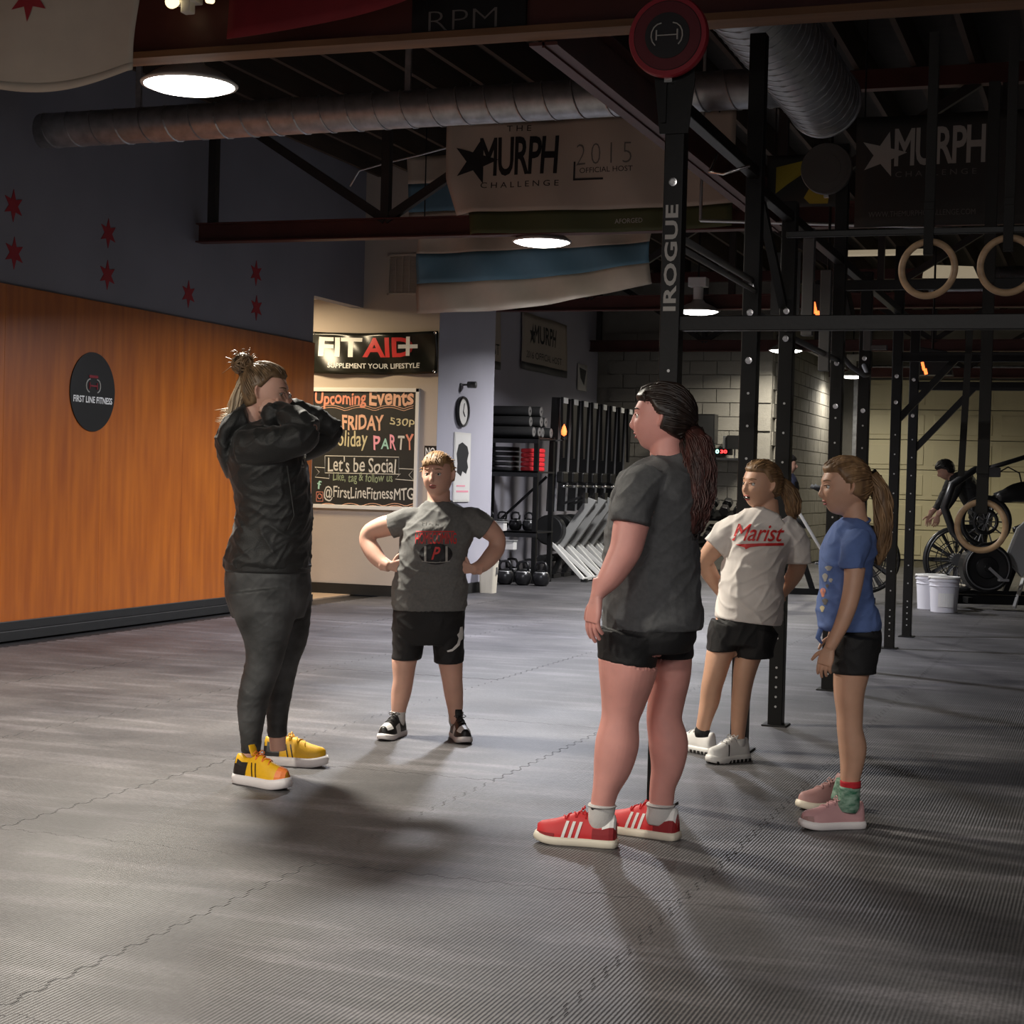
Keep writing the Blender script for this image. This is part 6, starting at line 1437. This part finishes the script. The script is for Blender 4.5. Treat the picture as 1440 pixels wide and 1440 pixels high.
a.part('collar', MB().tube([a.P(1205+18*math.cos(t), 733-3*math.cos(t)+4*math.sin(t), 0)+TOCAM*(.055*math.sin(t)) for t in [2*math.pi*i/20 for i in range(20)]], .0045, 8, True), 'blue_cotton', sh_)
for (cx, cy, W_, H_, m) in ((1160, 812, 8, 12, 'print_grey'), (1157, 833, 8, 13, 'chalk_coral'), (1160, 846, 9, 9, 'print_dim'), (1156, 856, 7, 9, 'chalk_yellow'), (1165, 799, 11, 7, 'print_grey'), (1168, 816, 6, 6, 'print_grey'), (1163, 824, 5, 5, 'print_dim')):
    a.decal('front_print', m, grid2([(math.cos(t)*(1+.3*math.sin(3*t)), math.sin(t)) for t in [2*math.pi*i/14 for i in range(14)]], 1), cx, cy, W_, H_, parent=sh_)
a.part('shirt_knot', MB().tube([a.P(1154, 885, .05), a.P(1150, 897, .055), a.P(1156, 905, .06)], [.010, .009, .004], 10), 'blue_cotton', sh_)
c = MB()
a.loft(c, [(1205, 915, 0, 30, .12), (1206, 895, 0, 33, .118), (1203, 874, 0, 29, .10)], pw=2.4, n=40)
for w_, dy in ((.07, 0), (-.07, -6)): a.loft(c, [(1205, 895+dy, w_, 33, .085), (1202, 920+dy, w_, 32.5, .084), (1201, 944+dy, w_, 31.5, .082), (1201, 947+dy, w_, 31.5, .082)], n=34)
a.cloth('shorts', c, 'black_cloth', .006, .0045, (7, 7, 9), 81)
sock(a, [(1196, 1098, .075, 14.6, .038), (1196, 1107, .075, 14.6, .038)], 'sock_red', 'sock_cuff'); sock(a, [(1195, 1106, .075, 14.8, .038), (1194, 1122, .075, 15.3, .035), (1193, 1134, .075, 15.5, .027), (1192, 1142, .075, 12, .018)], 'sock_green')
sock(a, [(1190, 1097, -.075, 14, .042), (1187, 1112, -.075, 15.5, .043), (1184, 1126, -.075, 16, .046)], 'sock_green')
shoe(a, fpt(1213, 1164), fpt(1130, 1166), .235, 'shoe_pink', 'sole_white', .028, panels=(('shoe_pink_dark', (.82, 1.0), (0, .045)),), lace='shoe_pink', name='trainer', label='near pink trainer')
shoe(a, fpt(1200, 1135), fpt(1134, 1138), .235, 'shoe_pink_dark', 'sole_cream', .028, lace='shoe_pink_dark', name='trainer', label='far pink trainer, shade put into its colour')  # darker pink and cream sole carry the shade on this foot
a.tuck()

# ---------------- people in the background ---------------------------------------
def bgperson(px, py_floor, label, skin='skin_shade', lean=0, Y=None, scale=1.0, F=(-1, 0)):
    a = Fig(px, py_floor, label, skin, .215); s_ = 1/a.sc(); b = a.mb
    def q(x, z, w_, rx, rd): return (a.O + r0*x*scale + TOCAM*w_*scale + UP*z*scale, rx*scale, rd*scale)
    hx, hz = lean*-.42, 1.50-lean*.16
    c_ = a.O + r0*(hx*scale) + UP*hz*scale; f = a.u(*F).normalized(); f = (f - UP*.5*lean).normalized(); x = UP.cross(f).normalized(); a.hc, a.hf, a.hx, a.hu = c_, f, x, f.cross(x); a.k *= scale
    b.rings([[a.H(headshape((math.sin(t)*math.cos(g), math.cos(t), math.sin(t)*math.sin(g)), a.k)) for g in [2*math.pi*i/32 for i in range(32)]] for t in [math.pi*(j+.02)/24.04 for j in range(25)]])
    b.loft3([(a.H(V((0, .02, .085))*a.k), .008, .008), (a.H(V((0, -.026, .108))*a.k), .013, .012), (a.H(V((0, -.038, .09))*a.k), .01, .01)], a.hx, 10)
    sx = lean*-.30; b.loft3([q(sx, 1.32-lean*.1, 0, .09, .09), q(hx*.85, 1.40-lean*.13, 0, .055, .055), q(hx*.95, 1.46-lean*.15, 0, .05, .05)], TOCAM, 14)
    b.loft3([q(0, .85, 0, .11, .15), q(sx*.3, 1.0, 0, .10, .14), q(sx*.7, 1.2, 0, .11, .17), q(sx, 1.33-lean*.08, 0, .08, .15), q(sx*1.05, 1.38-lean*.1, 0, .04, .06)], TOCAM, 20, 2.3)
    for w_ in (.09, -.09):
        b.loft3([q(0, .88, w_, .09, .085), q(-.02*lean, .48, w_, .058, .055), q(.0, .28, w_, .052, .05), q(.0, .06, w_, .034, .032), q(-.03, .03, w_, .04, .03), q(-.14, .02, w_, .025, .02)], TOCAM, 14)
        b.loft3([q(sx, 1.30-lean*.08, w_*2, .05, .05), q(sx*.9-.02-.1*lean, 1.02, w_*2.2, .04, .04), q(sx-.10-.14*lean, .82, w_*2, .028, .028)], TOCAM, 12)
        a.hand(q(sx-.10-.14*lean, .82, w_*2, 0, 0)[0], a.u(-.2, 0, -1), a.u(.3, -w_*9, 0), a.u(-1, 0, 0), .17*scale, .4)
    a.finish(.008)
    c = MB(); c.loft3([q(0, .78, 0, .13, .17), q(0, .9, 0, .13, .17), q(sx*.3, 1.0, 0, .12, .16), q(sx*.7, 1.2, 0, .13, .19), q(sx, 1.33-lean*.08, 0, .10, .17), q(sx*1.1, 1.40-lean*.1, 0, .06, .08)], TOCAM, 20, 2.3)
    for w_ in (.18, -.18): c.loft3([q(sx, 1.31-lean*.08, w_*.9, .07, .065), q(sx*.9-.02-.1*lean, 1.02, w_*1.1, .056, .056), q(sx*.95-.07-.12*lean, .88, w_*1.05, .045, .045)], TOCAM, 14)
    a.cloth('jumper', c, 'navy' if lean == 0 else 'black_cloth', .009, .006, seed=px)
    c = MB(); c.loft3([q(0, .70, 0, .12, .15), q(0, .88, 0, .125, .165)], TOCAM, 20, 2.3)
    for w_ in (.09, -.09): c.loft3([q(0, .84, w_, .10, .095), q(-.02*lean, .48, w_, .07, .07), q(0, .1, w_, .055, .055)], TOCAM, 16)
    a.cloth('trousers', c, 'black_cloth', .009, .005, seed=px+3)
    a.hair('hair_black', cov_back(.42, .22, -.3), .022, gather=(0, .2, -1) if lean == 0 else (0, .3, .9), strand=90, r=.006, seed=int(px))
    for w_ in (.09, -.09):
        hp = a.O+TOCAM*w_+r0*.05; shoe(a, hp, hp-r0*.2, .26, 'shoe_black', 'sole_cream', .024, lace='shoe_black', name='shoe')
    a.tuck(.012)
    return a
p = at_y(1392, 800, 21.6)
bgperson(1376, 826, 'person in a black top bending forward behind the exercise bikes', lean=1.0, scale=1.12)
bgperson(1104, 826, 'person in dark navy standing mostly hidden behind a rig post', lean=0, scale=1.0, F=(1, .2))
